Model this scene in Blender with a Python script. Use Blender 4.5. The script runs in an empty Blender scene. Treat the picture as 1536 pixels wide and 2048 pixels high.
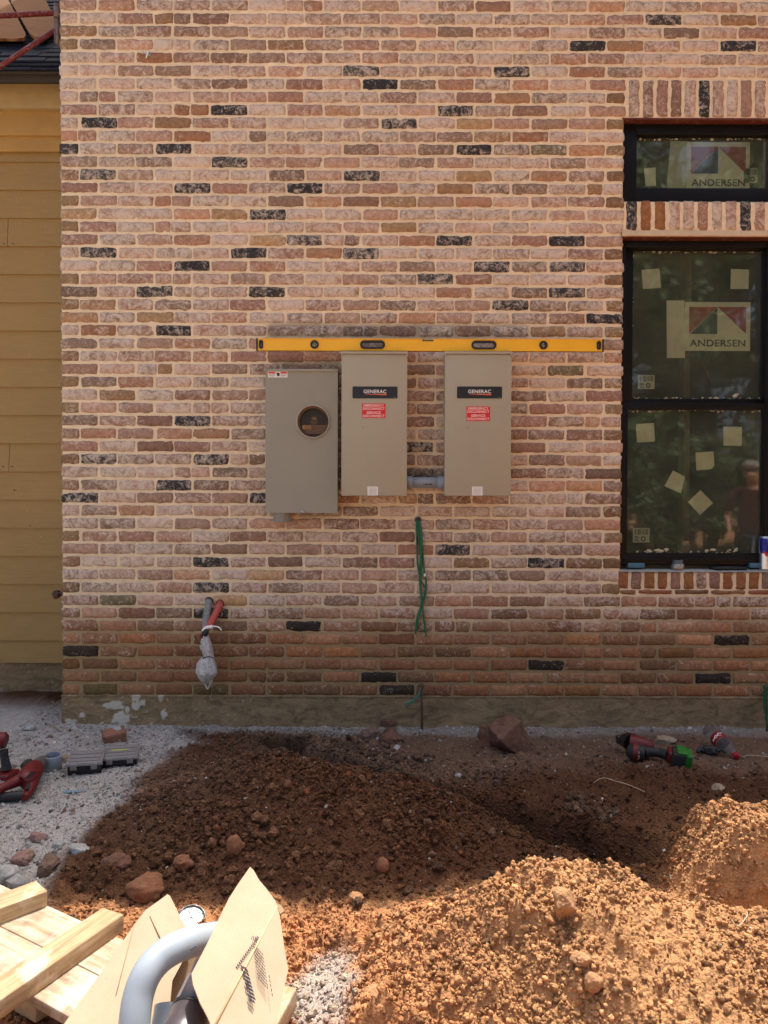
import bpy, bmesh, math, random
import numpy as np
from mathutils import Vector, Matrix, Euler

# ------------------------------------------------------------ camera, sky, sun, exposure
random.seed(7)
RNG = np.random.default_rng(11)
scn = bpy.context.scene
F = 1479.0
PITCH, ROLL = math.radians(0.9), math.radians(0.17)
CAM = Vector((0.0, -3.91, 1.207))
R3 = Matrix.Rotation(math.pi/2 - PITCH, 3, 'X') @ Matrix.Rotation(ROLL, 3, 'Z')
cd = bpy.data.cameras.new('camera'); cam = bpy.data.objects.new('camera', cd)
scn.collection.objects.link(cam)
cam.matrix_world = Matrix.Translation(CAM) @ R3.to_4x4()
cd.lens = F/2048*36.0; cd.sensor_width = 36.0; cd.clip_start = 0.05; cd.clip_end = 500
scn.camera = cam

SUN_EL, SUN_AZ = math.radians(69), math.radians(20)      # azimuth measured from +Y (behind the house) towards +X
sund = bpy.data.lights.new('sun', 'SUN'); sund.energy = 3.2; sund.angle = math.radians(0.5)
sund.color = (1.0, 0.95, 0.87)
sun = bpy.data.objects.new('sun', sund); scn.collection.objects.link(sun)
sdir = Vector((math.sin(SUN_AZ)*math.cos(SUN_EL), math.cos(SUN_AZ)*math.cos(SUN_EL), math.sin(SUN_EL)))
sun.rotation_euler = sdir.to_track_quat('Z', 'Y').to_euler()
w = bpy.data.worlds.new('World'); scn.world = w; w.use_nodes = True
nt = w.node_tree
sky = nt.nodes.new('ShaderNodeTexSky'); sky.sky_type = 'NISHITA'; sky.sun_disc = False
sky.sun_elevation = SUN_EL; sky.sun_rotation = SUN_AZ
sky.dust_density = 6.0; sky.ozone_density = 0.2; sky.air_density = 0.8
bg = nt.nodes['Background']; bg.inputs['Strength'].default_value = 0.15
nt.links.new(sky.outputs[0], bg.inputs['Color'])
scn.view_settings.view_transform = 'Standard'
scn.view_settings.look = 'None'
scn.view_settings.exposure = 0.93
scn.view_settings.gamma = 1.0

# ------------------------------------------------------------ pixel helpers (photo pixels -> points on real planes)
def ray(px, py):
    return (R3 @ Vector(((px-768)/F, (1024-py)/F, -1.0)))
def P(px, py, Y=0.0):
    d = ray(px, py); return CAM + d*((Y-CAM.y)/d.y)
def G(px, py, z=0.0):
    d = ray(px, py); return CAM + d*((z-CAM.z)/d.z)

# ------------------------------------------------------------ noise
def _h(ix, iy, iz, seed):
    n = (ix.astype(np.int64)*73856093) ^ (iy.astype(np.int64)*19349663) ^ (iz.astype(np.int64)*83492791) ^ (seed*2654435761)
    n = (n ^ (n >> 13)) * 1274126177
    n = n & 0x7fffffff
    n = (n ^ (n >> 15)) * 668265263
    return (n & 0xffff) / 65535.0
def vn(x, y, z=0.0, seed=0):
    x, y, z = np.broadcast_arrays(np.asarray(x, float), np.asarray(y, float), np.asarray(z, float))
    fx, fy, fz = np.floor(x), np.floor(y), np.floor(z)
    tx, ty, tz = x-fx, y-fy, z-fz
    tx, ty, tz = tx*tx*(3-2*tx), ty*ty*(3-2*ty), tz*tz*(3-2*tz)
    fx, fy, fz = fx.astype(int), fy.astype(int), fz.astype(int)
    r = 0
    for a in (0, 1):
        for b in (0, 1):
            for c in (0, 1):
                r = r + _h(fx+a, fy+b, fz+c, seed)*(tx if a else 1-tx)*(ty if b else 1-ty)*(tz if c else 1-tz)
    return r*2-1
def fbm(x, y, z=0.0, o=4, seed=0):
    s = 0; a = 1.0; t = 0
    for i in range(o):
        s = s + a*vn(np.asarray(x)*2**i, np.asarray(y)*2**i, np.asarray(z)*2**i, seed+i*17); t += a; a *= 0.5
    return s/t
def sstep(a, b, x):
    t = np.clip((np.asarray(x, float)-a)/(b-a), 0, 1); return t*t*(3-2*t)
def lin(c):
    return tuple(((v+0.055)/1.055)**2.4 if v > 0.04045 else v/12.92 for v in c)

# ------------------------------------------------------------ object helpers
COL = scn.collection
def tag(o, label, cat, group=None, kind=None):
    o['label'] = label; o['category'] = cat
    if group: o['group'] = group
    if kind: o['kind'] = kind
    return o
def thing(name, label, cat, loc=(0, 0, 0), group=None):
    o = bpy.data.objects.new(name, None); o.empty_display_size = 0.05
    COL.objects.link(o); o.location = loc
    return tag(o, label, cat, group)
def link(name, me, mats, parent=None):
    o = bpy.data.objects.new(name, me); COL.objects.link(o)
    for m in (mats if isinstance(mats, (list, tuple)) else [mats]): me.materials.append(m)
    if parent is not None:
        o.parent = parent
        # every mesh is built in world space; cancel the offset of the chain above it
        off = Vector((0, 0, 0)); p = parent
        while p is not None:
            off += p.location; p = p.parent
        o.location = -off
    return o
def mesh_np(name, V, Fs, col=None, smooth=True, mi=None):
    V = np.asarray(V, np.float32); Fs = np.asarray(Fs, np.int32)
    me = bpy.data.meshes.new(name); n, k = Fs.shape
    me.vertices.add(len(V)); me.vertices.foreach_set('co', V.ravel())
    me.loops.add(n*k); me.loops.foreach_set('vertex_index', Fs.ravel())
    me.polygons.add(n); me.polygons.foreach_set('loop_start', np.arange(0, n*k, k, dtype=np.int32))
    me.polygons.foreach_set('loop_total', np.full(n, k, np.int32))
    me.polygons.foreach_set('use_smooth', np.full(n, smooth))
    if mi is not None: me.polygons.foreach_set('material_index', np.asarray(mi, np.int32))
    me.update(calc_edges=True)
    if col is not None:
        a = me.color_attributes.new('Col', 'FLOAT_COLOR', 'POINT')
        c = np.ones((len(V), 4), np.float32); c[:, :col.shape[1]] = col
        a.data.foreach_set('color', c.ravel())
    return me
def grid_faces(nx, ny, flip=False):
    i, j = np.meshgrid(np.arange(nx-1), np.arange(ny-1), indexing='ij')
    a = (i*ny+j).ravel()
    f = np.stack([a, a+ny, a+ny+1, a+1], 1)
    return f[:, ::-1] if flip else f

class MB:
    """collects shapes into one mesh"""
    def __init__(s): s.bm = bmesh.new()
    def _fin(s, verts, m, mi, smooth):
        if m is not None: bmesh.ops.transform(s.bm, matrix=m, verts=verts)
        fs = set(f for v in verts for f in v.link_faces)
        for f in fs: f.material_index = mi; f.smooth = smooth
        return s
    def box(s, a, b, m=None, mi=0, bev=0.0, seg=2):
        a, b = Vector(a), Vector(b)
        t = bmesh.new(); bmesh.ops.create_cube(t, size=1)
        c, d = (a+b)/2, (b-a)
        for v in t.verts: v.co = Vector((c.x+v.co.x*d.x, c.y+v.co.y*d.y, c.z+v.co.z*d.z))
        if bev > 0: bmesh.ops.bevel(t, geom=list(t.edges), offset=bev, segments=seg, affect='EDGES', profile=0.6)
        return s.merge(t, m, mi, bev > 0)
    def merge(s, t, m=None, mi=0, smooth=False):
        me = bpy.data.meshes.new('t'); t.to_mesh(me); t.free()
        n0 = len(s.bm.verts); s.bm.from_mesh(me); bpy.data.meshes.remove(me)
        s.bm.verts.ensure_lookup_table()
        return s._fin(s.bm.verts[n0:], m, mi, smooth)
    def prism(s, poly, h0, h1, m=None, mi=0, bev=0.0, axis='z', smooth=False):
        """poly: 2D outline; extruded h0..h1 along axis"""
        t = bmesh.new()
        def p3(u, v, h): return (u, v, h) if axis == 'z' else ((u, h, v) if axis == 'y' else (h, u, v))
        lo = [t.verts.new(p3(u, v, h0)) for u, v in poly]; hi = [t.verts.new(p3(u, v, h1)) for u, v in poly]
        n = len(poly)
        t.faces.new(lo); t.faces.new(hi[::-1])
        for i in range(n): t.faces.new((lo[i], hi[i], hi[(i+1) % n], lo[(i+1) % n]))
        bmesh.ops.recalc_face_normals(t, faces=t.faces)
        if bev > 0: bmesh.ops.bevel(t, geom=list(t.edges), offset=bev, segments=2, affect='EDGES')
        return s.merge(t, m, mi, smooth or bev > 0)
    def quad(s, pts, mi=0, m=None):
        vs = [s.bm.verts.new(p) for p in pts]; f = s.bm.faces.new(vs)
        return s._fin(vs, m, mi, False)
    def tube(s, pts, r, seg=12, m=None, mi=0, caps=True, smooth=True, flat=None):
        """pts: path; r: radius or list of radii"""
        pts = [Vector(p) for p in pts]; n = len(pts)
        rs = r if isinstance(r, (list, tuple)) else [r]*n
        rings = []; up = None
        for i, p in enumerate(pts):
            d = (pts[min(i+1, n-1)]-pts[max(i-1, 0)]).normalized()
            if up is None:
                up = Vector((0, 0, 1)) if abs(d.z) < 0.9 else Vector((1, 0, 0))
            u = (up - d*up.dot(d)).normalized(); v = d.cross(u); up = u
            rings.append([s.bm.verts.new(p + (u*math.cos(2*math.pi*k/seg)*(flat or 1) + v*math.sin(2*math.pi*k/seg))*rs[i]) for k in range(seg)])
        vs = [v for q in rings for v in q]
        for i in range(n-1):
            for k in range(seg):
                s.bm.faces.new((rings[i][k], rings[i][(k+1) % seg], rings[i+1][(k+1) % seg], rings[i+1][k]))
        if caps:
            s.bm.faces.new(rings[0][::-1]); s.bm.faces.new(rings[-1])
        s._fin(vs, m, mi, smooth)
        if caps:
            for q in (rings[0], rings[-1]):
                for f in q[0].link_faces:
                    if len(f.verts) == seg: f.smooth = False
        return s
    def lathe(s, prof, seg=24, m=None, mi=0, smooth=True, closed=False):
        """prof: (r, z) list, about z"""
        rings = []
        for r, z in prof:
            if r < 1e-5: rings.append([s.bm.verts.new((0, 0, z))])
            else: rings.append([s.bm.verts.new((r*math.cos(2*math.pi*k/seg), r*math.sin(2*math.pi*k/seg), z)) for k in range(seg)])
        for a, b in zip(rings, rings[1:]):
            for k in range(seg):
                k2 = (k+1) % seg
                if len(a) == 1 and len(b) == 1: continue
                if len(a) == 1: s.bm.faces.new((a[0], b[k2], b[k]))
                elif len(b) == 1: s.bm.faces.new((a[k], a[k2], b[0]))
                else: s.bm.faces.new((a[k], a[k2], b[k2], b[k]))
        return s._fin([v for q in rings for v in q], m, mi, smooth)
    def text(s, txt, width, height, m, mi=0, off=0.0, depth=0.0):
        cu = bpy.data.curves.new('t', 'FONT'); cu.body = txt; cu.offset = off; cu.resolution_u = 3
        cu.space_character = 1.05
        ob = bpy.data.objects.new('t', cu)
        me = bpy.data.meshes.new_from_object(ob)
        vs = [v.co for v in me.vertices]
        x0, x1 = min(v.x for v in vs), max(v.x for v in vs); y0, y1 = min(v.y for v in vs), max(v.y for v in vs)
        for v in me.vertices:
            v.co = Vector(((v.co.x-(x0+x1)/2)*width/(x1-x0), 0, (v.co.y-(y0+y1)/2)*height/(y1-y0)))
        n0 = len(s.bm.verts); s.bm.from_mesh(me); bpy.data.objects.remove(ob); bpy.data.meshes.remove(me)
        s.bm.verts.ensure_lookup_table()
        return s._fin(s.bm.verts[n0:], m, mi, False)
    def blob(s, c, r, seed=0, sub=3, amp=0.2, freq=1.5, m=None, mi=0, smooth=True, flatb=None):
        t = bmesh.new(); bmesh.ops.create_icosphere(t, subdivisions=sub, radius=1)
        co = np.array([v.co[:] for v in t.verts])
        d = 1 + amp*fbm(co[:, 0]*freq+seed*3.1, co[:, 1]*freq, co[:, 2]*freq, 3, seed)*1.6
        co = co*d[:, None]
        if flatb is not None: co[:, 2] = np.maximum(co[:, 2], flatb)
        for v, q in zip(t.verts, co): v.co = Vector((c[0]+q[0]*r[0], c[1]+q[1]*r[1], c[2]+q[2]*r[2]))
        return s.merge(t, m, mi, smooth)
    def build(s, name, mats, parent=None, autosmooth=None):
        me = bpy.data.meshes.new(name); s.bm.to_mesh(me); s.bm.free()
        return link(name, me, mats, parent)

def plate(outlines, y0, y1, name_='t'):
    """solid plate in XZ with holes; first outline is the rim. returns bmesh"""
    cu = bpy.data.curves.new('t', 'CURVE'); cu.dimensions = '2D'; cu.fill_mode = 'BOTH'; cu.extrude = abs(y1-y0)/2
    for ol in outlines:
        sp = cu.splines.new('POLY'); sp.points.add(len(ol)-1); sp.use_cyclic_u = True
        for p, (a, b) in zip(sp.points, ol): p.co = (a, b, 0, 1)
    ob = bpy.data.objects.new('t', cu); me = bpy.data.meshes.new_from_object(ob)
    bm = bmesh.new(); bm.from_mesh(me); bpy.data.objects.remove(ob); bpy.data.meshes.remove(me)
    for v in bm.verts: v.co = Vector((v.co.x, (y0+y1)/2 - v.co.z, v.co.y))
    bmesh.ops.remove_doubles(bm, verts=bm.verts, dist=1e-5)
    bmesh.ops.recalc_face_normals(bm, faces=bm.faces)
    return bm
def circ(cx, cz, r, n=28, rz=None):
    return [(cx+r*math.cos(2*math.pi*k/n), cz+(rz or r)*math.sin(2*math.pi*k/n)) for k in range(n)]
def rrect(x0, z0, x1, z1, r, n=5):
    o = []
    for cx, cz, a in ((x1-r, z1-r, 0), (x0+r, z1-r, 90), (x0+r, z0+r, 180), (x1-r, z0+r, 270)):
        for k in range(n+1):
            t = math.radians(a+90*k/n); o.append((cx+r*math.cos(t), cz+r*math.sin(t)))
    return o
def at(x, y, z, rz=0, rx=0, ry=0):
    return Matrix.Translation((x, y, z)) @ Euler((math.radians(rx), math.radians(ry), math.radians(rz)), 'XYZ').to_matrix().to_4x4()

# ------------------------------------------------------------ materials
def nodes(name):
    m = bpy.data.materials.new(name); m.use_nodes = True
    n = m.node_tree; b = n.nodes['Principled BSDF']
    return m, n, b
def nz(n, scale, detail=4, rough=0.55, vec=None, dist=0.0):
    t = n.nodes.new('ShaderNodeTexNoise'); t.inputs['Scale'].default_value = scale
    t.inputs['Detail'].default_value = detail; t.inputs['Roughness'].default_value = rough
    t.inputs['Distortion'].default_value = dist
    if vec is not None: n.links.new(vec, t.inputs['Vector'])
    return t
def obj_vec(n, scale=(1, 1, 1)):
    tc = n.nodes.new('ShaderNodeTexCoord'); mp = n.nodes.new('ShaderNodeMapping')
    mp.inputs['Scale'].default_value = scale
    n.links.new(tc.outputs['Object'], mp.inputs['Vector']); return mp.outputs['Vector']
def ramp(n, src, stops):
    r = n.nodes.new('ShaderNodeValToRGB'); e = r.color_ramp.elements
    while len(e) < len(stops): e.new(0.5)
    for q, (p, c) in zip(e, stops):
        q.position = p; q.color = (c, c, c, 1) if isinstance(c, (int, float)) else (*c[:3], 1)
    n.links.new(src, r.inputs['Fac']); return r.outputs['Color']
def mixc(n, fac, a, b, mode='MIX'):
    x = n.nodes.new('ShaderNodeMix'); x.data_type = 'RGBA'; x.blend_type = mode
    for k, v in ((0, fac), (6, a), (7, b)):
        if isinstance(v, bpy.types.NodeSocket): n.links.new(v, x.inputs[k])
        elif isinstance(v, (int, float)): x.inputs[k].default_value = v if k == 0 else (v, v, v, 1)
        else: x.inputs[k].default_value = (*v[:3], 1)
    return x.outputs[2]
def math_(n, op, a, b=0.0, clamp=False):
    x = n.nodes.new('ShaderNodeMath'); x.operation = op; x.use_clamp = clamp
    for k, v in ((0, a), (1, b)):
        if isinstance(v, bpy.types.NodeSocket): n.links.new(v, x.inputs[k])
        else: x.inputs[k].default_value = v
    return x.outputs[0]
def bump(n, b, h, strength=0.4, dist=0.003, prev=None):
    u = n.nodes.new('ShaderNodeBump'); u.inputs['Strength'].default_value = strength; u.inputs['Distance'].default_value = dist
    n.links.new(h, u.inputs['Height'])
    if prev is not None: n.links.new(prev, u.inputs['Normal'])
    n.links.new(u.outputs[0], b.inputs['Normal']); return u.outputs[0]
def pm(name, c, rough=0.5, metal=0.0, var=0.12, vs=12, bmp=0.0, bs=80, dirt=0.0, dirtc=(0.35, 0.27, 0.2), ds=30, spec=0.5, trans=0.0):
    m, n, b = nodes(name); v = obj_vec(n)
    b.inputs['Roughness'].default_value = rough; b.inputs['Metallic'].default_value = metal
    b.inputs['Specular IOR Level'].default_value = spec
    b.inputs['Transmission Weight'].default_value = trans
    t = nz(n, vs, 4, vec=v)
    c2 = tuple(x*(1-var) for x in c); c1 = tuple(min(1, x*(1+var)) for x in c)
    o = mixc(n, ramp(n, t.outputs[0], [(0.3, 0.0), (0.7, 1.0)]), c2, c1)
    if dirt > 0:
        t2 = nz(n, ds, 6, 0.65, vec=v)
        f = ramp(n, t2.outputs[0], [(0.62-dirt*0.3, 0.0), (0.72-dirt*0.2, min(1, dirt*1.6))])
        o = mixc(n, f, o, dirtc)
    n.links.new(o, b.inputs['Base Color'])
    if bmp > 0:
        t3 = nz(n, bs, 3, vec=v); bump(n, b, t3.outputs[0], bmp, 0.002)
    return m
# ------------------------------------------------------------ the house
XL = P(122, 600).x; XW = P(1246, 600).x; PITCHX = (XW-XL)/15
ZT = P(128, 10).z; ZB = P(128, 1378.3).z; CH = (ZT-ZB)/53
XR = 3.4                                     # wall runs on to the right, out of the frame
WX1 = P(1554, 600).x                         # right jamb
ZTOP = ZT + 9.5*CH
house = thing('brick_house', 'tan tumbled brick house wall with black framed windows and a recessed tan siding wing', 'house', (0, 0.1, 0))

def zrow(k): return ZT - k*CH
Z = {k: P(1300, v).z for k, v in dict(s1t=158, s1b=236, w1t=240, w1b=400, s2t=401, s2b=461, w2t=474, w2b=1134, rt=1143, rb=1178, tb=1190).items()}
Z['rt'] = P(1300, 1143).z; Z['slopeb'] = P(1300, 474).z

def mat_brick():
    m, n, b = nodes('tumbled_brick')
    at_ = n.nodes.new('ShaderNodeAttribute'); at_.attribute_name = 'Col'
    v = obj_vec(n, (1, 1, 1))
    # mottling of the clay
    t1 = nz(n, 42, 6, 0.65, v, 0.4); t2 = nz(n, 160, 4, 0.7, v)
    clay = mixc(n, ramp(n, t1.outputs[0], [(0.30, 0.0), (0.72, 1.0)]), mixc(n, 1.0, at_.outputs['Color'], (0.66, 0.62, 0.60), 'MULTIPLY'),
                mixc(n, 1.0, at_.outputs['Color'], (1.22, 1.22, 1.22), 'MULTIPLY'))
    clay = mixc(n, 1.0, clay, ramp(n, t2.outputs[0], [(0.25, 0.78), (0.75, 1.18)]), 'MULTIPLY')
    # old mortar smears left on the reclaimed faces
    t3 = nz(n, 20, 7, 0.68, v, 1.6); t4 = nz(n, 95, 5, 0.7, v, 0.5)
    s = math_(n, 'ADD', math_(n, 'MULTIPLY', t3.outputs[0], 0.62), math_(n, 'MULTIPLY', t4.outputs[0], 0.38))
    s = math_(n, 'ADD', s, math_(n, 'MULTIPLY', math_(n, 'SUBTRACT', at_.outputs['Alpha'], 0.5), 0.24))
    f = ramp(n, s, [(0.50, 0.0), (0.575, 0.45), (0.66, 0.85)])
    col = mixc(n, f, clay, (0.75, 0.605, 0.475))
    # pale flecks
    t5 = nz(n, 330, 2, 0.5, v)
    col = mixc(n, ramp(n, math_(n, 'ADD', t5.outputs[0], math_(n, 'MULTIPLY', at_.outputs['Alpha'], 0.04)), [(0.70, 0.0), (0.74, 0.8)]), col, (0.62, 0.52, 0.43))
    t6 = nz(n, 60, 3, 0.6, v)
    col = mixc(n, ramp(n, t6.outputs[0], [(0.24, 0.55), (0.33, 0.0)]), col, (0.09, 0.065, 0.05))
    n.links.new(col, b.inputs['Base Color']); b.inputs['Roughness'].default_value = 0.92
    b.inputs['Specular IOR Level'].default_value = 0.25
    h = math_(n, 'ADD', t1.outputs[0], math_(n, 'MULTIPLY', t2.outputs[0], 0.5))
    bump(n, b, math_(n, 'ADD', h, math_(n, 'MULTIPLY', f, 0.5)), 0.75, 0.004)
    return m
def mat_mortar():
    m, n, b = nodes('mortar')
    at_ = n.nodes.new('ShaderNodeAttribute'); at_.attribute_name = 'Col'
    v = obj_vec(n); t1 = nz(n, 14, 6, 0.65, v); t2 = nz(n, 260, 3, 0.7, v); t3 = nz(n, 70, 4, 0.6, v)
    c = mixc(n, 1.0, at_.outputs['Color'], ramp(n, t1.outputs[0], [(0.3, 0.86), (0.7, 1.1)]), 'MULTIPLY')
    c = mixc(n, 1.0, c, ramp(n, t2.outputs[0], [(0.3, 0.84), (0.7, 1.1)]), 'MULTIPLY')
    n.links.new(c, b.inputs['Base Color']); b.inputs['Roughness'].default_value = 0.95
    b.inputs['Specular IOR Level'].default_value = 0.2
    bump(n, b, math_(n, 'ADD', t3.outputs[0], math_(n, 'MULTIPLY', t2.outputs[0], 0.4)), 0.7, 0.004)
    return m
M_BRICK, M_MORTAR = mat_brick(), mat_mortar()

PAL = [(0.62, .475, .40), (0.57, .435, .37), (0.65, .52, .44), (0.68, .55, .47), (0.55, .43, .355), (0.64, .48, .38), (0.61, .50, .42), (0.54, .45, .38)]
ORANGE = [(0.67, .515, .39), (0.59, .46, .335), (0.65, .53, .385)]
DARK = [(1337,36,.6),(1181,87,1),(1488,90,1),(1040,140,.8),(722,141,.6),(765,168,1),(454,220,1),(904,221,.9),(195,246,1),(788,247,1),(343,298,1),
 (947,299,1),(454,325,.7),(180,350,.6),(710,349,.7),(380,376,.8),(604,375,1),(527,428,.9),(610,482,.5),(904,481,1),(1131,482,1),(195,505,.9),
 (490,505,.9),(716,508,.8),(379,531,1),(973,533,.9),(1130,533,.8),(865,560,1),(303,584,.8),(530,586,.9),(1126,586,.8),(1017,615,.9),(1205,637,1),
 (344,662,1),(385,843,1),(197,918,.6),(422,918,.8),(347,970,1),(158,994,.95),(518,995,1),(905,1097,.9),(1085,1124,1),(418,1123,.9),(418,1173,.9),
 (412,1220,.9),(599,1248,.9),(157,1300,.7),(1473,1281,.8),(1091,1326,.8),(748,1351,.8),(1423,1358,.8),(790,1378,.5),(135,298,.7),(1340,38,.7),(868,900,.8)]
GREENISH = [(217,1378),(435,1378),(230,1198),(1087,300),(1124,742)]
OR_ = [(380,219),(383,272),(207,662),(320,113),(1083,270)]

def discolour(x, z):
    """grey band over the level, grey sealant smears at meter box and conduit, 0..1"""
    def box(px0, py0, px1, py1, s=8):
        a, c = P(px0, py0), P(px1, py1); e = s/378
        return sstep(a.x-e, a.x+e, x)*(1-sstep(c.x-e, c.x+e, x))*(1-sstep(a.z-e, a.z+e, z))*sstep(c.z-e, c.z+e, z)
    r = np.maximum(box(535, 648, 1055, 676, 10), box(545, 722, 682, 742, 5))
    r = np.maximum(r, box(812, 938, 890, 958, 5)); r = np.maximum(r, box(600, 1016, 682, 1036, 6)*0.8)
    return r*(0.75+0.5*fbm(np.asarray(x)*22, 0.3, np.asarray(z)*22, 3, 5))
def low_band(x, z):
    """darker, browner band over the lowest courses"""
    h = np.asarray(z) - P(700, 1252).z + 0.075*fbm(np.asarray(x)*2.2, 1.7, 0.0, 3, 9)+0.05*fbm(np.asarray(x)*9, np.asarray(z)*14, 0.0, 3, 10) + np.where(np.asarray(x) > P(1200, 1200).x, -0.07, 0.0)
    return 1-sstep(-0.13, 0.15, h)

bV, bF, bC, nv = [], [], [], 0
bi = 0
def add_brick(xc, zc, bw, bh, c, wash, edge=0.0, depth=0.095, discolour_ok=True):
    """one reclaimed brick: pillowed, chipped face with its sides running back into the wall"""
    global nv, bi
    bi += 1; sd = bi
    NL, NS = (13, 5) if bw >= bh else (5, 13)
    if max(bw, bh) < 0.12: NL, NS = (7, 5) if bw >= bh else (5, 7)
    a = np.linspace(-1, 1, NL); d = np.linspace(-1, 1, NS)
    # crowd samples towards the rim
    a = np.sign(a)*np.abs(a)**0.8; d = np.sign(d)*np.abs(d)**0.7
    A, D = np.meshgrid(a, d, indexing='ij'); A, D = A.ravel(), D.ravel()
    r = 0.0075
    X = A*bw/2; Zz = D*bh/2
    # rounded corners
    ex = np.clip(np.abs(X)-(bw/2-r), 0, None); ez = np.clip(np.abs(Zz)-(bh/2-r), 0, None)
    L = np.sqrt(ex**2+ez**2); k = np.where(L > r, r/np.maximum(L, 1e-6), 1)
    X = np.sign(X)*(np.minimum(np.abs(X), bw/2-r)+ex*k); Zz = np.sign(Zz)*(np.minimum(np.abs(Zz), bh/2-r)+ez*k)
    wgt = np.maximum(np.abs(A), np.abs(D))**3
    q = 24
    X = X + wgt*0.0030*fbm((X+xc)*q*2.4, (Zz+zc)*q*2.4, sd*0.37, 2, 1)*2.0
    Zz = Zz + wgt*0.0027*fbm((X+xc)*q*1.7, (Zz+zc)*q*1.7, sd*0.37+40, 2, 2)*2.0
    t = (RNG.random()-0.5)*0.02
    X, Zz = X*math.cos(t)-Zz*math.sin(t), X*math.sin(t)+Zz*math.cos(t)
    rim = np.minimum(bw/2-np.abs(A)*bw/2, bh/2-np.abs(D)*bh/2)
    prot = 0.0042 + abs(RNG.normal())*0.0010
    tilt = (RNG.random()-0.5)*0.012
    Y = -prot*(1-0.75*np.clip(1-rim/0.006, 0, 1)**2) + 0.0015*(rim < 1e-6) + 0.0011*fbm((X+xc)*70, (Zz+zc)*70, sd, 2, 3) + X*tilt
    chip = fbm((X+xc)*30, (Zz+zc)*30, sd*1.3, 2, 8); Y = Y + np.where(chip > 0.42, 0.003, 0)*(wgt > 0.1)
    f = grid_faces(NL, NS)
    # border skirt
    idx = np.arange(NL*NS).reshape(NL, NS)
    loop = np.concatenate([idx[:, 0], idx[-1, 1:], idx[-2::-1, -1], idx[0, -2:0:-1]])
    V = np.stack([X+xc, Y, Zz+zc], 1)
    S = V[loop].copy(); S[:, 1] = depth
    n0 = len(V); m = len(loop); ii = np.arange(m)
    sf = np.stack([loop[ii], n0+ii, n0+(ii+1) % m, loop[(ii+1) % m]], 1)
    V = np.concatenate([V, S]); f = np.concatenate([f, sf])
    cc = np.array(lin(c))*np.array([1, 1, 1])
    dm = low_band(V[:, 0], V[:, 2])[:, None]; stn = discolour(V[:, 0], V[:, 2])[:, None] if discolour_ok else 0
    C = np.repeat(cc[None, :], len(V), 0)
    C = C*(1-dm) + C*np.array([0.84, 0.66, 0.46])*dm
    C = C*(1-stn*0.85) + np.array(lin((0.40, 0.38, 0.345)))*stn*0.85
    al = np.clip(wash*(1-0.6*dm[:, 0]) - (stn[:, 0]*0.1 if discolour_ok else 0), 0, 1)
    bV.append(V); bF.append(f+nv); bC.append(np.concatenate([C, al[:, None]], 1)); nv += len(V)

def colour_for(px, py):
    u = RNG.random(); w_ = np.clip(0.72+RNG.normal()*0.22, 0.05, 1.0)
    for gx, gy in GREENISH:
        if abs(px-gx) < 34 and abs(py-gy) < 11: return (0.50, .46, .35), 0.5
    for gx, gy in OR_:
        if abs(px-gx) < 34 and abs(py-gy) < 11: return (0.65, .47, .35), 0.4
    for gx, gy, s in DARK:
        if abs(px-gx) < 36 and abs(py-gy) < 11.5:
            return (0.235+0.14*(1-s), .225+0.11*(1-s), .225+0.08*(1-s)), 0.54+0.35*(1-s)+RNG.normal()*.08
    c = PAL[int(RNG.integers(len(PAL)))]
    if u < 0.045: c = ORANGE[int(RNG.integers(3))]; w_ *= 0.6
    elif u < 0.11: c = (0.51, .42, .35)
    g = 1.07+RNG.normal()*0.055
    c = (c[0]*g*1.07, c[1]*g*1.045, c[2]*g*1.02); m_ = sum(c)/3
    return tuple(min(1, m_+(v-m_)*.90) for v in c), w_
def topx(x, z):
    v = R3.transposed() @ (Vector((x, 0, z))-CAM); return 768+F*v.x/-v.z, 1024-F*v.y/-v.z

JX, JZ = 0.0105, 0.0148
for k in range(-9, 54):
    z = zrow(k); x = XL; first = True; cut = 6 <= k <= 45
    half = (k % 2 != 0)
    while x < XR:
        if cut and XW-0.02 < x < WX1-0.001:
            x = WX1+0.001; first = True
        full = PITCHX*(0.46 if (first and half) else 1.0)
        if x <= XL+1e-6 and half: full = PITCHX*0.5
        w_ = full
        if cut and x < XW and x+full > XW-0.03: w_ = XW-x
        jit = 0 if first else RNG.normal()*0.0016
        bw = w_-JX+RNG.normal()*0.0022; xc = x+w_/2+jit
        if abs(x-XL) < 1e-4: bw += JX/2; xc -= JX/4+RNG.random()*0.003
        if cut and x < XW and abs(x+w_-XW) < 1e-4: bw += JX/2; xc += JX/4+RNG.normal()*0.003
        px, py = topx(xc, z)
        c, wash = colour_for(px, py)
        if w_ < PITCHX*0.7 and (abs(x-XL) < 1e-3 or (cut and x < XW+.01)) and RNG.random() < 0.8:
            c = ORANGE[int(RNG.integers(3))]; c = tuple(v*0.93 for v in c); wash *= 0.6
        if RNG.random() < 0.05 and w_ > PITCHX*0.9 and c[0] > .4:      # two bats butted together
            s = 0.42+RNG.random()*0.16
            add_brick(x+w_*s/2, z, w_*s-0.008, CH-JZ, c, wash); c2, wa2 = colour_for(px, py)
            add_brick(x+w_*s+w_*(1-s)/2-0.003, z, w_*(1-s)-0.010, CH-JZ, c2, wa2)
        else:
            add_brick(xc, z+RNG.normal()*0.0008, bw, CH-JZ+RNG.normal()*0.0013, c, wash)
        x += w_; first = False
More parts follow.
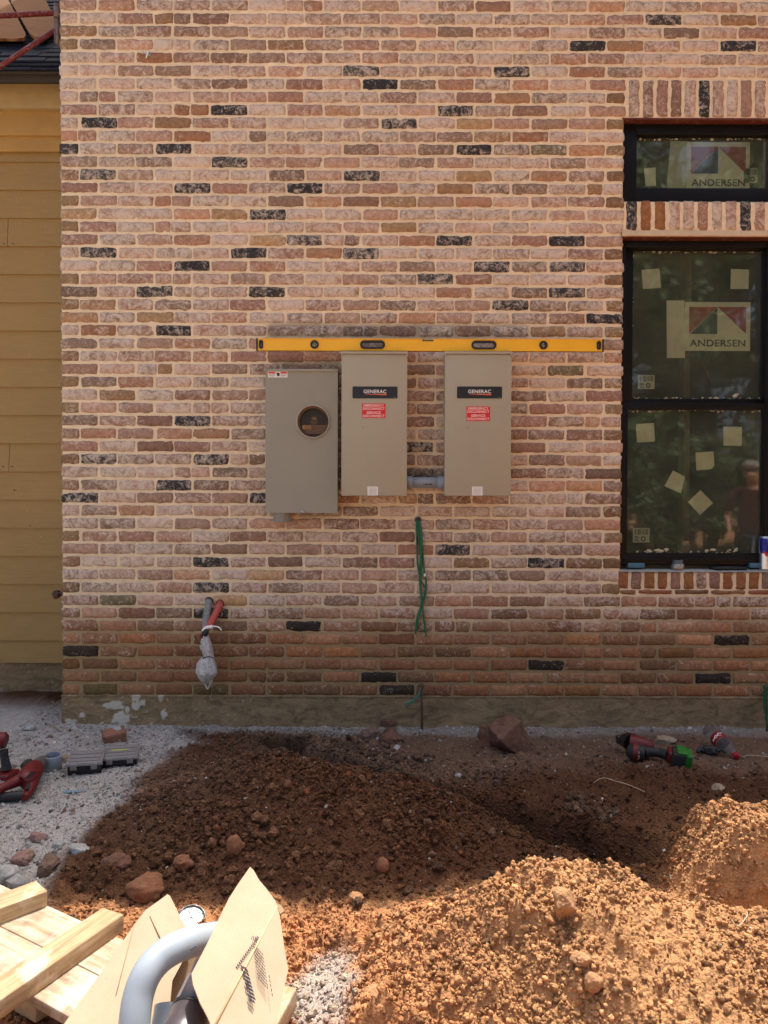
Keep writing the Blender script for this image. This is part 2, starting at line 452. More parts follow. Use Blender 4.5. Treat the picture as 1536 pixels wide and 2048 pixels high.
def soldiers(px_list0, pitch_px, zt, zb, cols, count, jz=0.004, w_px=21, depth=.095, wash=.55):
    for i in range(count):
        px = px_list0+i*pitch_px; x = P(px, 600).x
        c = cols.get(i); wa = np.clip(wash+RNG.normal()*0.2, 0.1, 0.95)
        if c is None: c = PAL[int(RNG.integers(len(PAL)))]; c = tuple(v*1.04 for v in c)
        elif c == 'd': c = (0.22, .215, .215); wa = 0.5
        elif c == 'o': c = (0.62, .42, .27); wa *= 0.5
        hh = (zt-zb)-2*jz
        add_brick(x, (zt+zb)/2+RNG.normal()*.0015, w_px/378+RNG.normal()*.0012, hh, c, wa, depth=depth)
soldiers(1265, 27.9, Z['s1t'], Z['s1b'], {5: 'd'}, 11, jz=0.006)
soldiers(1262, 28.4, Z['s2t'], Z['s2b'], {0: 'd', 1: 'o', 2: 'o', 8: 'd'}, 11, jz=0.003, w_px=20.5)
soldiers(1251, 26.3, Z['rt'], Z['rb'], {0: 'o', 1: None, 2: 'o', 3: 'o', 5: 'o', 8: 'o', 9: 'o', 10: 'o'}, 12, jz=0.001, w_px=19.5, depth=0.07, wash=.3)
for i in range(5):
    xa, xb = P(1238+i*73-(36 if i else 0), 1184).x, P(1238+i*73+36, 1184).x
    add_brick((xa+xb)/2, (P(1300, 1184).z), xb-xa-0.011, 0.021, [(0.58, .44, .31), (0.62, .40, .30), (0.50, .37, .27)][i % 3], 0.3)

me = mesh_np('brick_courses', np.concatenate(bV), np.concatenate(bF)[:, ::-1], np.concatenate(bC))
# mortar bed: displaced slabs round the openings
mV, mF, mC, mn = [], [], [], 0
def mortar(x0, x1, z0, z1, step=0.011, y=0.0, back=0.1, slope=None, sides=(1, 1, 1, 1)):
    global mn
    nx, nz_ = max(2, int((x1-x0)/step)), max(2, int((z1-z0)/step))
    X, Zz = np.meshgrid(np.linspace(x0, x1, nx), np.linspace(z0, z1, nz_), indexing='ij'); X, Zz = X.ravel(), Zz.ravel()
    Y = y + 0.0014 + 0.0026*fbm(X*38, Zz*38, 0.5, 3, 21) + 0.0012*fbm(X*120, Zz*120, 0, 2, 22)
    V = np.stack([X, Y, Zz], 1)
    f = grid_faces(nx, nz_, True)
    idx = np.arange(nx*nz_).reshape(nx, nz_)
    loop = np.concatenate([idx[:, 0], idx[-1, 1:], idx[-2::-1, -1], idx[0, -2:0:-1]])
    S = V[loop].copy(); S[:, 1] = back; n0 = len(V); m = len(loop); ii = np.arange(m)
    sf = np.stack([loop[ii], loop[(ii+1) % m], n0+(ii+1) % m, n0+ii], 1)
    V = np.concatenate([V, S]); f = np.concatenate([f, sf])
    dm = low_band(V[:, 0], V[:, 2])[:, None]; st = discolour(V[:, 0], V[:, 2])[:, None]
    C = np.repeat(np.array([lin((0.94, 0.84, 0.695))]), len(V), 0)
    g = fbm(V[:, 0]*1.7, V[:, 2]*1.7, 0, 3, 31)[:, None]
    C = C*(1+0.10*g)
    C = C*(1-dm)+np.array(lin((0.66, 0.55, 0.40)))*dm
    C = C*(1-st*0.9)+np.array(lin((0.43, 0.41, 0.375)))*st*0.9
    mV.append(V); mF.append(f+mn); mC.append(C); mn += len(V)
zbot = zrow(53)-CH/2
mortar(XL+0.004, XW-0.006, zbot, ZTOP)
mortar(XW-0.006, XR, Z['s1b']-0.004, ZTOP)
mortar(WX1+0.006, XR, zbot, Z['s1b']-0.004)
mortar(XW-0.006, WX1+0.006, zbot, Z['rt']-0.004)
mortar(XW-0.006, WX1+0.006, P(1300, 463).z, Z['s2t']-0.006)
me2 = mesh_np('mortar_bed', np.concatenate(mV), np.concatenate(mF)[:, ::-1], np.concatenate(mC))
# join both into one brick wall mesh
bm = bmesh.new(); bm.from_mesh(me); nf = len(bm.faces); bm.from_mesh(me2)
bm.faces.ensure_lookup_table()
for i, f in enumerate(bm.faces): f.material_index = 0 if i < nf else 1
# sloped mortar ledge over the big window, and the mortared sill top
for (xa, xb, z0, y0, z1, y1) in ((XW-.012, WX1, P(1300, 461).z, -0.002, P(1300, 474).z, -0.018),):
    n = 60
    pr = []
    for i in range(n+1):
        x = xa+(xb-xa)*i/n; e = 0.002*vn(x*40, 0, 0, 77); e2 = 0.0015*vn(x*90, 3, 0, 78)
        pr.append([bm.verts.new((x, y0+e2, z0+e)), bm.verts.new((x, y1+e, z1+0.006)), bm.verts.new((x, y1+e, z1+e2)), bm.verts.new((x, 0.095, z1+e2+.002))])
    for a, b_ in zip(pr, pr[1:]):
        for j in range(3):
            f = bm.faces.new((a[j], b_[j], b_[j+1], a[j+1])); f.material_index = 1; f.smooth = True
cl = bm.verts.layers.float_color['Col']
for row_ in pr:
    for v in row_: v[cl] = (*lin((0.86, 0.74, 0.60)), 1)
me3 = bpy.data.meshes.new('brick_wall'); bm.to_mesh(me3); bm.free()
bpy.data.meshes.remove(me); bpy.data.meshes.remove(me2)
o = link('brick_wall', me3, [M_BRICK, M_MORTAR], house)
o['label'] = 'reclaimed pinkish tan brick in running bond with scattered charcoal bricks'

# sill bed (pale cement wash on top of the rowlock sill)
M_SILL = pm('cement_wash', lin((0.62, 0.60, 0.56)), 0.9, var=0.2, vs=40, bmp=0.5, bs=120, dirt=0.3, dirtc=(0.45, 0.36, 0.27))
mb = MB(); n = 90; pr = []
zt_ = P(1300, 1142).z
for i in range(n+1):
    x = XW-.006+(WX1-XW+.012)*i/n; e = 0.002*vn(x*60, 1, 0, 79)
    pr.append([mb.bm.verts.new((x, -0.006+e, zt_-0.004)), mb.bm.verts.new((x, -0.001+e, zt_+0.002+e*.5)), mb.bm.verts.new((x, 0.10, zt_+0.0095+e*.5))])
for a, b_ in zip(pr, pr[1:]):
    for j in range(2): f = mb.bm.faces.new((a[j], b_[j], b_[j+1], a[j+1])); f.smooth = True
mb.build('window_sill', M_SILL, house)

# steel lintels
M_LINT = pm('red_primed_steel', lin((0.38, 0.16, 0.10)), 0.6, var=0.2, vs=30, dirt=0.2, dirtc=(0.5, 0.36, 0.25))
for zz, yy, tk in ((Z['s1b'], -0.004, .009), (P(1300, 474).z, -0.010, .004)):
    MB().box((XW-.01, yy, zz-tk), (WX1+.01, 0.10, zz-0.0005), bev=0.001).build('lintel', M_LINT, house)

# concrete footing under the brick
def mat_concrete():
    m, n, b = nodes('stained_concrete'); at_ = n.nodes.new('ShaderNodeAttribute'); at_.attribute_name = 'Col'
    v = obj_vec(n, (1, 1, 2.2)); t1 = nz(n, 9, 8, 0.72, v, 1.2); t2 = nz(n, 130, 4, 0.7, v); t3 = nz(n, 300, 2, 0.5, v)
    c = mixc(n, ramp(n, t1.outputs[0], [(0.36, 0.0), (0.62, 1.0)]), lin((0.46, 0.38, 0.265)), lin((0.67, 0.555, 0.41)))
    c = mixc(n, 1.0, c, ramp(n, t2.outputs[0], [(0.25, 0.7), (0.75, 1.2)]), 'MULTIPLY')
    c = mixc(n, ramp(n, t3.outputs[0], [(0.70, 0.0), (0.745, 0.6)]), c, lin((0.62, 0.56, 0.46)))
    c = mixc(n, at_.outputs['Alpha'], c, lin((0.80, 0.76, 0.69)))
    n.links.new(c, b.inputs['Base Color']); b.inputs['Roughness'].default_value = 0.93
    bump(n, b, math_(n, 'ADD', t1.outputs[0], math_(n, 'MULTIPLY', t2.outputs[0], 0.5)), 0.8, 0.006)
    return m
M_CONC = mat_concrete()
SPL = [(228,1411,22,9),(242,1436,20,13),(140,1462,16,28),(165,1430,7,6),(272,1395,10,9),(285,1405,6,7),(322,1395,6,9),(328,1430,8,10),(273,1410,9,11),
       (255,1420,5,7),(361,1457,5,6),(180,1450,6,4),(205,1446,5,4),(300,1450,4,4)]
SPLW = [(P(a, b), r1/378, r2/378) for a, b, r1, r2 in SPL]
def splatter(x, z, y=0.0):
    s = np.zeros(np.shape(x))
    for p, ra, rb in SPLW:
        d = np.sqrt(((x-p.x)/ra)**2+((z-p.z)/rb)**2) + 0.5*fbm(x*60, z*60, 0, 3, 41)
        s = np.maximum(s, 1-sstep(0.75, 1.05, d))
    f = vn(x*75, z*75, 0, 45)
    fade = (1-sstep(P(560, 1400).x-0.3, P(560, 1400).x, x))
    return np.clip(s + sstep(0.80, 0.92, f)*0.8*fade, 0, 1)
def slab(name, x0, x1, z0, z1, y, step=0.008, amp=0.006, mat=None, seed=50, lip=0.0):
    nx, nn = int((x1-x0)/step), int((z1-z0)/step)
    X, Zz = np.meshgrid(np.linspace(x0, x1, nx), np.linspace(z0, z1, nn), indexing='ij'); X, Zz = X.ravel(), Zz.ravel()
    Y = y + amp*fbm(X*6, Zz*9, 0, 5, seed) - lip*sstep(z1-0.012, z1-0.004, Zz+0.006*fbm(X*25, 0, 0, 2, seed+1))
    s = splatter(X, Zz)
    Y = Y - 0.003*s
    V = np.stack([X, Y, Zz], 1); f = grid_faces(nx, nn, True)
    idx = np.arange(nx*nn).reshape(nx, nn); loop = np.concatenate([idx[:, 0], idx[-1, 1:], idx[-2::-1, -1], idx[0, -2:0:-1]])
    S = V[loop].copy(); S[:, 1] = y+0.12; n0 = len(V); m = len(loop); ii = np.arange(m)
    sf = np.stack([loop[ii], loop[(ii+1) % m], n0+(ii+1) % m, n0+ii], 1)
    V = np.concatenate([V, S]); f = np.concatenate([f, sf]); C = np.ones((len(V), 4)); C[:, 3] = 0; C[:len(s), 3] = s
    return link(name, mesh_np(name, V, f[:, ::-1], C), mat or M_CONC, house)
slab('concrete_footing', XL-0.004, XR, -0.25, zbot+0.004, -0.004, lip=0.004, step=.0055)

# windows ------------------------------------------------------
M_FRAME = pm('black_window_frame', (0.006, 0.005, 0.005), 0.42, spec=.2, var=0.3, vs=6, dirt=0.12, dirtc=(0.12, 0.10, 0.08), ds=90)
M_SHIM = pm('blue_flashing', lin((0.25, 0.42, 0.50)), 0.6, dirt=0.3)
def mat_glass():
    m, n, b = nodes('window_glass'); n.nodes.remove(b)
    out = n.nodes['Material Output']
    tr = n.nodes.new('ShaderNodeBsdfTransparent'); tr.inputs[0].default_value = (0.95, 0.97, 0.92, 1)
    gl = n.nodes.new('ShaderNodeBsdfGlossy'); gl.inputs['Roughness'].default_value = 0.03
    fr = n.nodes.new('ShaderNodeFresnel'); fr.inputs[0].default_value = 1.68
    v = obj_vec(n); t = nz(n, 1.6, 2, vec=v); bp = n.nodes.new('ShaderNodeBump')
    bp.inputs['Strength'].default_value = 0.25; bp.inputs['Distance'].default_value = 0.01
    n.links.new(t.outputs[0], bp.inputs['Height']); n.links.new(bp.outputs[0], gl.inputs['Normal'])
    # dust film on the new glass
    df = n.nodes.new('ShaderNodeBsdfDiffuse'); df.inputs[0].default_value = (0.40, 0.44, 0.33, 1)
    t2 = nz(n, 5, 6, 0.7, v); t3 = nz(n, 420, 2, 0.5, v)
    fd = math_(n, 'ADD', math_(n, 'MULTIPLY', t2.outputs[0], 0.17), ramp(n, t3.outputs[0], [(0.74, 0.0), (0.78, 0.25)]))
    m0 = n.nodes.new('ShaderNodeMixShader'); m1 = n.nodes.new('ShaderNodeMixShader')
    n.links.new(fd, m0.inputs[0]); n.links.new(tr.outputs[0], m0.inputs[1]); n.links.new(df.outputs[0], m0.inputs[2])
    n.links.new(fr.outputs[0], m1.inputs[0]); n.links.new(m0.outputs[0], m1.inputs[1]); n.links.new(gl.outputs[0], m1.inputs[2])
    n.links.new(m1.outputs[0], out.inputs['Surface'])
    return m
M_GLASS = mat_glass()
M_PAPER = pm('label_paper', lin((0.93, 0.93, 0.83)), 0.8, var=0.03)
M_PAPER2 = pm('protective_film', lin((0.80, 0.81, 0.72)), 0.7, var=0.06, vs=20)
M_RED = pm('label_red', lin((0.66, 0.24, 0.20)), 0.7, var=0.03); M_GREEN = pm('label_dark_green', lin((0.10, 0.25, 0.25)), 0.7, var=0.03)
M_BLUE = pm('label_slate_blue', lin((0.20, 0.34, 0.45)), 0.7, var=0.03)
M_INK = pm('label_ink', (0.012, 0.014, 0.012), 0.7, var=0.03)
M_CRUST = pm('mortar_crumbs', lin((0.72, 0.68, 0.56)), 0.95, var=0.1)
YG = 0.082
def bars(mb, x0, z0, x1, z1, w_l, w_r, w_b, w_t, ya, yb, bev=0.003):
    mb.box((x0, ya, z0), (x0+w_l, yb, z1), bev=bev); mb.box((x1-w_r, ya, z0), (x1, yb, z1), bev=bev)
    mb.box((x0+w_l-.0005, ya+.0006, z0), (x1-w_r+.0005, yb, z0+w_b), bev=bev); mb.box((x0+w_l-.0005, ya+.0006, z1-w_t), (x1-w_r+.0005, yb, z1), bev=bev)
def sticker(win, pts, name='paper_square', mat=None, yoff=0.0):
    """flat paper stuck to the inside of the pane; pts in photo px"""
    mb = MB(); w3 = [P(a, b, YG+0.010-yoff) for a, b in pts]; t = 0.0004
    mb.prism([(v.x, v.z) for v in w3], YG+0.0100-yoff, YG+0.0106-yoff, axis='y')
    return mb.build(name, mat or M_PAPER, win)
def logo_label(win, x0, y0, x1, y1, name, cA, cB, txt=True):
    Y = YG+0.0085; mb = MB()
    a, c = P(x0, y0, Y), P(x1, y1, Y)
    mb.box((a.x, Y, c.z), (c.x, Y+0.0008, a.z), mi=0)
    W, H = c.x-a.x, a.z-c.z
    def q(u, v, d=0.0006): return (a.x+u*W, Y-d, a.z-v*H)
    mb.quad([q(.065, .10), q(.065, .65), q(.50, .10)], 1); mb.quad([q(.50, .10), q(.935, .65), q(.935, .10)], 1)
    mb.quad([q(.075, .655, .0012), q(.495, .655, .0012), q(.495, .11, .0012)], 2)
    mb.text('ANDERSEN', W*.85, H*.145, Matrix.Translation((a.x+W*.50, Y-0.0012, a.z-H*.84)), 3, off=0.022)
    return mb.build(name, [M_PAPER, cA, cB, M_INK], win)
def code_label(win, x0, y0, x1, y1, ink=0.6):
    Y = YG+0.0085; mb = MB(); a, c = P(x0, y0, Y), P(x1, y1, Y); mb.box((a.x, Y, c.z), (c.x, Y+.0008, a.z), mi=0)
    W, H = c.x-a.x, a.z-c.z; r = random.Random(3)
    u = 0.06
    while u < 0.93:
        w_ = r.choice([.012, .02, .03]); mb.quad([(a.x+u*W, Y-.0007, a.z-.08*H), (a.x+u*W, Y-.0007, a.z-.45*H), (a.x+(u+w_)*W, Y-.0007, a.z-.45*H), (a.x+(u+w_)*W, Y-.0007, a.z-.08*H)], 1); u += w_+r.choice([.015, .03, .05])
    for i in range(4):
        v = .56+.1*i; mb.quad([(a.x+.1*W, Y-.0007, a.z-v*H), (a.x+.1*W, Y-.0007, a.z-(v+.045)*H), (a.x+(.3+.1*(i % 2))*W, Y-.0007, a.z-(v+.045)*H), (a.x+(.3+.1*(i % 2))*W, Y-.0007, a.z-v*H)], 1)
    ring = plate([circ(a.x+.62*W, a.z-.75*H, .17*H, 16), circ(a.x+.62*W, a.z-.75*H, .10*H, 16)], Y-.0012, Y-.0004); mb.merge(ring, None, 1)
    return mb.build('spec_label', [M_PAPER2, M_INK], win)
def crumbs(win, segs, seed):
    """mortar droppings caught along the glazing bead"""
    mb = MB(); r = random.Random(seed)
    for (xa, ya, xb, yb, n, s) in segs:
        for i in range(int(n*.55)):
            t = r.random(); p = P(xa+(xb-xa)*t, ya+(yb-ya)*t+r.uniform(-2, 2), YG-.004)
            q = s*r.uniform(.4, 1.3)/378
            tt = bmesh.new(); bmesh.ops.create_icosphere(tt, subdivisions=1, radius=1)
            mb.merge(tt, Matrix.Translation(p) @ Matrix.Diagonal((q*r.uniform(.6, 2), q*.4, q*r.uniform(.5, 1.2), 1)))
    o = mb.build('mortar_crumbs', M_CRUST, win); o['kind'] = 'stuff'; return o

def window(name, label, zt, zb, x1px=1554):
    e = bpy.data.objects.new(name, None); COL.objects.link(e); e.parent = house
    e.location = Vector(((XW+WX1)/2, 0.07, zb))-house.location; e['label'] = label
    return e
# transom ---------------------------
w1 = window('transom_window', 'short black framed upper window with a large maker label', Z['w1t'], Z['w1b'])
x0, x1 = XW-.012, WX1+.012
gx0, gx1 = P(1268, 600, YG).x, P(1533, 600, YG).x
mb = MB(); gt, gb = P(1300, 277, YG).z, P(1300, 380, YG).z
bars(mb, x0, Z['w1b']-.012, x1, Z['w1t']+.004, gx0-x0-.004, x1-gx1-.004, gb-Z['w1b']+.012-.004, Z['w1t']+.004-gt-.004, 0.045, 0.115)
mb.build('frame', M_FRAME, w1)
mb = MB(); bars(mb, gx0-.012, gb-.012, gx1+.012, gt+.012, .012, .012, .012, .012, YG-.012, YG+.004, .0015); mb.build('glazing_bead', M_FRAME, w1)
MB().box((gx0-.006, YG, gb-.006), (gx1+.006, YG+.005, gt+.006)).build('pane', M_GLASS, w1)
sticker(w1, [(1341, 282), (1378, 283), (1376, 380), (1333, 380)], 'protective_film', M_PAPER2)
logo_label(w1, 1374, 284, 1499, 381, 'maker_label', M_RED, M_BLUE)
sticker(w1, [(1288, 337), (1311, 335), (1312, 372), (1291, 373)], 'paper_scrap')
code_label(w1, 1488, 336, 1515, 366)
crumbs(w1, [(1275, 278, 1530, 278, 70, 2.0), (1268, 280, 1268, 376, 40, 1.6), (1280, 379, 1530, 379, 40, 2.2)], 1)
# double-hung -----------------------
w2 = window('double_hung_window', 'tall black framed double hung window with paper squares on its panes', Z['w2t'], Z['w2b'])
mb = MB(); zt2, zb2 = P(1300, 474).z+.002, Z['w2b']
fx0 = P(1247, 600, .05).x
bars(mb, XW-.012, zb2+.008, x1, zt2, .042, .042, .050, .040, 0.045, 0.125)
mb.build('frame', M_FRAME, w2)
ug = [P(1265, 600, YG+.02).x, P(1530, 600, YG+.02).x, P(1300, 797, YG+.02).z, P(1300, 504, YG+.02).z]
lg = [P(1254, 900, YG-.012).x, P(1522, 900, YG-.012).x, P(1300, 1105, YG-.012).z, P(1300, 821, YG-.012).z]
mb = MB(); Yu = YG+.02
bars(mb, XW+.02, ug[2]-.045, WX1-.015, ug[3]+.05, ug[0]-XW-.02-.002, WX1-.015-ug[1]-.002, .045-.002, .05-.002, Yu-.014, Yu+.03, .002)
mb.build('upper_sash', M_FRAME, w2)
mb = MB(); Yl = YG-.012
bars(mb, XW+.015, lg[2]-.035, WX1-.01, lg[3]+.040, lg[0]-XW-.015-.002, WX1-.01-lg[1]-.002, .035-.002, .040-.002, Yl-.018, Yl+.016, .002)
mb.box((XW+.03, Yl-.030, lg[2]-.044), (WX1-.02, Yl-.018, lg[2]-.030), bev=.002)
mb.build('lower_sash', M_FRAME, w2)
MB().box((ug[0]-.006, Yu, ug[2]-.006), (ug[1]+.006, Yu+.005, ug[3]+.006)).build('pane', M_GLASS, w2)
MB().box((lg[0]-.006, Yl, lg[2]-.006), (lg[1]+.006, Yl+.005, lg[3]+.006)).build('pane', M_GLASS, w2)
YG0 = YG
YG = Yu
logo_label(w2, 1370, 604, 1500, 702, 'maker_label', M_RED, M_GREEN)
sticker(w2, [(1333, 601), (1369, 601), (1370, 716), (1334, 716)], 'paper_strip')
sticker(w2, [(1283, 540), (1319, 537), (1322, 576), (1286, 578)])
sticker(w2, [(1462, 538), (1498, 539), (1497, 578), (1461, 578)])
code_label(w2, 1276, 750, 1309, 778)
crumbs(w2, [(1268, 797, 1530, 797, 110, 1.7), (1266, 510, 1262, 790, 60, 1.6), (1268, 504, 1528, 504, 80, 1.7), (1463, 793, 1475, 790, 14, 3)], 2)
YG = Yl
for pts in ([(1272, 848), (1308, 846), (1310, 883), (1274, 885)], [(1447, 853), (1484, 854), (1483, 892), (1447, 891)],
            [(1391, 905), (1427, 903), (1429, 931), (1423, 938), (1393, 941)], [(1346, 941), (1370, 953), (1362, 987), (1329, 972)],
            [(1401, 980), (1426, 1006), (1400, 1030), (1376, 1004)]):
    sticker(w2, pts)
code_label(w2, 1266, 1056, 1299, 1085)
crumbs(w2, [(1258, 822, 1520, 822, 70, 1.5), (1290, 1102, 1336, 1100, 26, 3), (1410, 1102, 1430, 1098, 18, 3), (1455, 1102, 1475, 1099, 12, 3), (1252, 1104, 1520, 1104, 60, 1.5)], 3)
YG = YG0
for pa, pb in ((1256, 1289), (1500, 1520)):
    a = P(pa, 1126, .03); c = P(pb, 1134, .03); MB().box((a.x, .028, c.z-.004), (c.x, .07, a.z+.0), bev=.001).build('blue_shim', M_SHIM, w2)

# interior seen dimly through the glass ----------------------
M_ROOM = pm('grey_interior', (0.05, 0.052, 0.05), 0.9, var=0.2, vs=3)
M_STUD = pm('interior_stud', (0.16, 0.11, 0.06), 0.8, var=0.1)
mb = MB()
ra, rb = 0.6, XR
mb.box((ra, 2.6, -0.1), (rb, 2.7, 4.3)); mb.box((ra-.1, .13, -.1), (ra, 2.7, 4.3)); mb.box((rb, .13, -.1), (rb+.1, 2.7, 4.3))
mb.box((ra, .13, -0.1), (rb, 2.6, 0)); mb.box((ra, .13, 4.2), (rb, 2.6, 4.3))
mb.build('interior_room', M_ROOM, house)
mb = MB()
for x in (1.42, 1.83): mb.box((x, .62, 0), (x+.04, .70, 4.15), bev=.002)
mb.build('interior_studs', M_STUD, house)
# backing behind the brick veneer
M_SHEATH = pm('wall_sheathing', (0.2, 0.15, 0.1), 0.9)
mb = MB(); yb0, yb1 = .105, .13
mb.box((XL+.004, yb0, -.2), (XW-.02, yb1, 4.4)); mb.box((WX1+.02, yb0, -.2), (XR, yb1, 4.4))
mb.box((XW-.02, yb0, Z['w1t']), (WX1+.02, yb1, 4.4)); mb.box((XW-.02, yb0, -.2), (WX1+.02, yb1, Z['w2b']))
mb.box((XW-.02, yb0, P(1300, 474).z), (WX1+.02, yb1, Z['w1b']))
mb.build('wall_backing', M_SHEATH, house)

# left return of the brick corner
M_FASC = pm('brown_fascia', lin((0.24, 0.19, 0.13)), 0.7, var=.1)
# siding wing ------------------------------------------------
SY = 0.50
M_SIDING = None
def mat_siding():
    m, n, b = nodes('tan_lap_siding'); v = obj_vec(n, (1.2, 1, 26)); vv = obj_vec(n)
    t = nz(n, 6, 6, 0.6, v, .4); t1 = nz(n, 2.0, 3, vec=vv); t2 = nz(n, 115, 2, 0.5, vv); tm = nz(n, 3.0, 3, 0.6, vv)
    c = mixc(n, ramp(n, t.outputs[0], [(0.25, 0.0), (0.75, 1.0)]), lin((0.61, 0.475, 0.26)), lin((0.67, 0.53, 0.30)))
    c = mixc(n, 1.0, c, ramp(n, t1.outputs[0], [(0.3, 0.93), (0.7, 1.06)]), 'MULTIPLY')
    sp = math_(n, 'MULTIPLY', ramp(n, t2.outputs[0], [(0.715, 0.0), (0.735, 1.0)]), ramp(n, tm.outputs[0], [(0.50, 0.0), (0.56, 0.8)]))
    c = mixc(n, sp, c, lin((0.84, 0.76, 0.6)))
    n.links.new(c, b.inputs['Base Color']); b.inputs['Roughness'].default_value = 0.62
    bump(n, b, t.outputs[0], 0.35, 0.002)
    return m
M_SIDING = mat_siding()
mb = MB(); xl = -6.0; xr = XL+.12
laps = [300, 325] + [381+56.2*i for i in range(17)] + [1325]
laps = [l for l in laps if l <= 1326]
seams = {438: 14, 438+56*2: None}
for i in range(len(laps)-1):
    zt = P(60, laps[i], SY).z; zb = P(60, laps[i+1], SY).z
    spl = [xl, xr]
    if abs(laps[i]-437) < 4: spl = [xl, P(16, 460, SY).x, xr]
    if abs(laps[i]-886) < 6: spl = [xl, P(19, 900, SY).x, xr]
    for a, c in zip(spl, spl[1:]):
        g = 0.0015 if len(spl) > 2 else 0
        mb.prism([(SY+.004, zt+.012), (SY+.016, zt+.012), (SY+.02, zb), (SY-.010, zb), ], a+g, c-g, axis='x')
mb.build('lap_siding', M_SIDING, house)
for px, py in ((8, 487), (26, 487), (6, 933), (24, 933), (72, 243-10), (28, 980), (60, 1051)):
    p = P(px, py, SY-.012); MB().tube([p, p+Vector((0, .01, 0))], .0035, 8).build('nail_head', M_INK, house)
M_TRIM = pm('tan_trim_board', lin((0.72, 0.60, 0.39)), 0.65, var=.07, vs=20, bmp=.25, bs=60)
M_TRIM2 = pm('golden_trim_board', lin((0.72, 0.545, 0.27)), 0.6, var=.06, vs=10, bmp=.15)
def zz(py, Y): return P(60, py, Y).z
MB().box((xl, SY-.075, zz(216, SY-.075)), (xr, SY-.02, zz(160, SY-.07)), bev=.003).build('frieze_board', M_TRIM, house)
MB().box((xl, SY-.042, zz(271, SY-.04)), (xr, SY-.005, zz(214, SY-.04)), bev=.003).build('trim_board', M_TRIM2, house)
MB().box((xl, SY-.026, zz(302, SY-.03)), (xr, SY-.004, zz(271.5, SY-.03)), bev=.003).build('trim_board', M_TRIM2, house)
M_FASC2 = M_FASC
EY = 0.28
MB().box((xl, EY, zz(164, EY)), (xr, EY+.022, zz(143, EY)), bev=.002).build('fascia', M_FASC2, house)
MB().box((xl, EY+.022, zz(160, EY+.1)), (xr, SY+.05, zz(160, EY+.1)+.012)).build('soffit', M_TRIM, house)
# slate roof: individual slabs in overlapping courses on a steep pitch
def mat_slate():
    m, n, b = nodes('blue_grey_slate'); at_ = n.nodes.new('ShaderNodeAttribute'); at_.attribute_name = 'Col'
    v = obj_vec(n); t = nz(n, 25, 6, .65, v)
    c = mixc(n, 1.0, at_.outputs['Color'], ramp(n, t.outputs[0], [(0.25, 0.7), (0.75, 1.3)]), 'MULTIPLY')
    n.links.new(c, b.inputs['Base Color']); b.inputs['Roughness'].default_value = 0.8; b.inputs['Specular IOR Level'].default_value = .12
    bump(n, b, t.outputs[0], .5, .004); return m
M_SLATE = mat_slate()
mb = MB(); zE = zz(146, EY-.03); rr = random.Random(5); ang = math.radians(47)
cols = []
for row in range(60):
    s0 = row*0.125 if row > 2 else row*0.03
    if row > 2: s0 = 0.06+(row-2)*0.068
    x = xl - rr.random()*.2
    while x < XL-0.004:
        w_ = rr.uniform(.16, .30); xe = min(x+w_-.004, XL-0.004)
        h = 0.010+row*0.0
        n0 = len(mb.bm.verts)
        lift = 0.036 if row > 2 else 0.012+row*.011
        mt = Matrix.Translation((0, EY-.03, zE)) @ Matrix.Rotation(ang, 4, 'X') @ Matrix.Translation((0, s0, lift+rr.uniform(0, .003))) @ Matrix.Rotation(math.radians(-3.2), 4, 'X')
        mb.box((x, 0, 0), (xe, .26, .008+rr.uniform(0, .004)), mt)
        cols.append((n0, len(mb.bm.verts), rr.uniform(.7, 1.3)))
        x += w_
lay = mb.bm.verts.layers.float_color.new('Col'); mb.bm.verts.ensure_lookup_table()
base = lin((0.145, 0.16, 0.20))
for a, c, g in cols:
    for i in range(a, c): mb.bm.verts[i][lay] = (base[0]*g, base[1]*g, base[2]*g, 1)
mb.build('slate_roof', M_SLATE, house)
# roof deck under the slates
mb = MB(); mt = Matrix.Translation((0, EY-.03, zE)) @ Matrix.Rotation(ang, 4, 'X')
mb.box((xl, .03, -.03), (XL-.003, 4.5, -.001), mt); mb.build('roof_deck', M_FASC, house)
slab('siding_footing', xl, XL+.1, -.3, zz(1324, SY+.02), SY+.015, mat=None)
# main roof edge of the brick part (above the frame) and house body, with upper blocks added to shade the left roof
M_BODY = pm('body_and_block_board', (0.25, 0.2, 0.14), 0.9)
mb = MB()
mb.box((XL+.004, .13, 3.95), (XR, 3.4, 4.40)); mb.box((XL+.004, 3.3, -.2), (XR, 3.4, 4.4)); mb.box((XL+.004, .13, -.2), (XL+.03, 3.3, 3.95)); mb.box((XR, .0, -.2), (XR+.03, 3.4, 4.4))
mb.box((XL+.004, 1.25, 4.4), (XR, 3.4, 8.2)); mb.prism([(1.30, 8.2), (1.72, 9.5), (2.4, 10.6), (3.4, 8.2)], XL+.004, XR, axis='x')  # unseen upper blocks added, shaped to keep sun off the left roof
mb.build('house_body_and_sun_block', M_BODY, house)
RH = 4.46
mb = MB(); mb.prism([(-.16, RH-.08), (-.16, RH), (2.0, RH+.55), (2.0, RH+.5), (.1, RH-.08)], XL-.1, XR+.4, axis='x'); mb.build('roof_eave', M_SLATE, house)
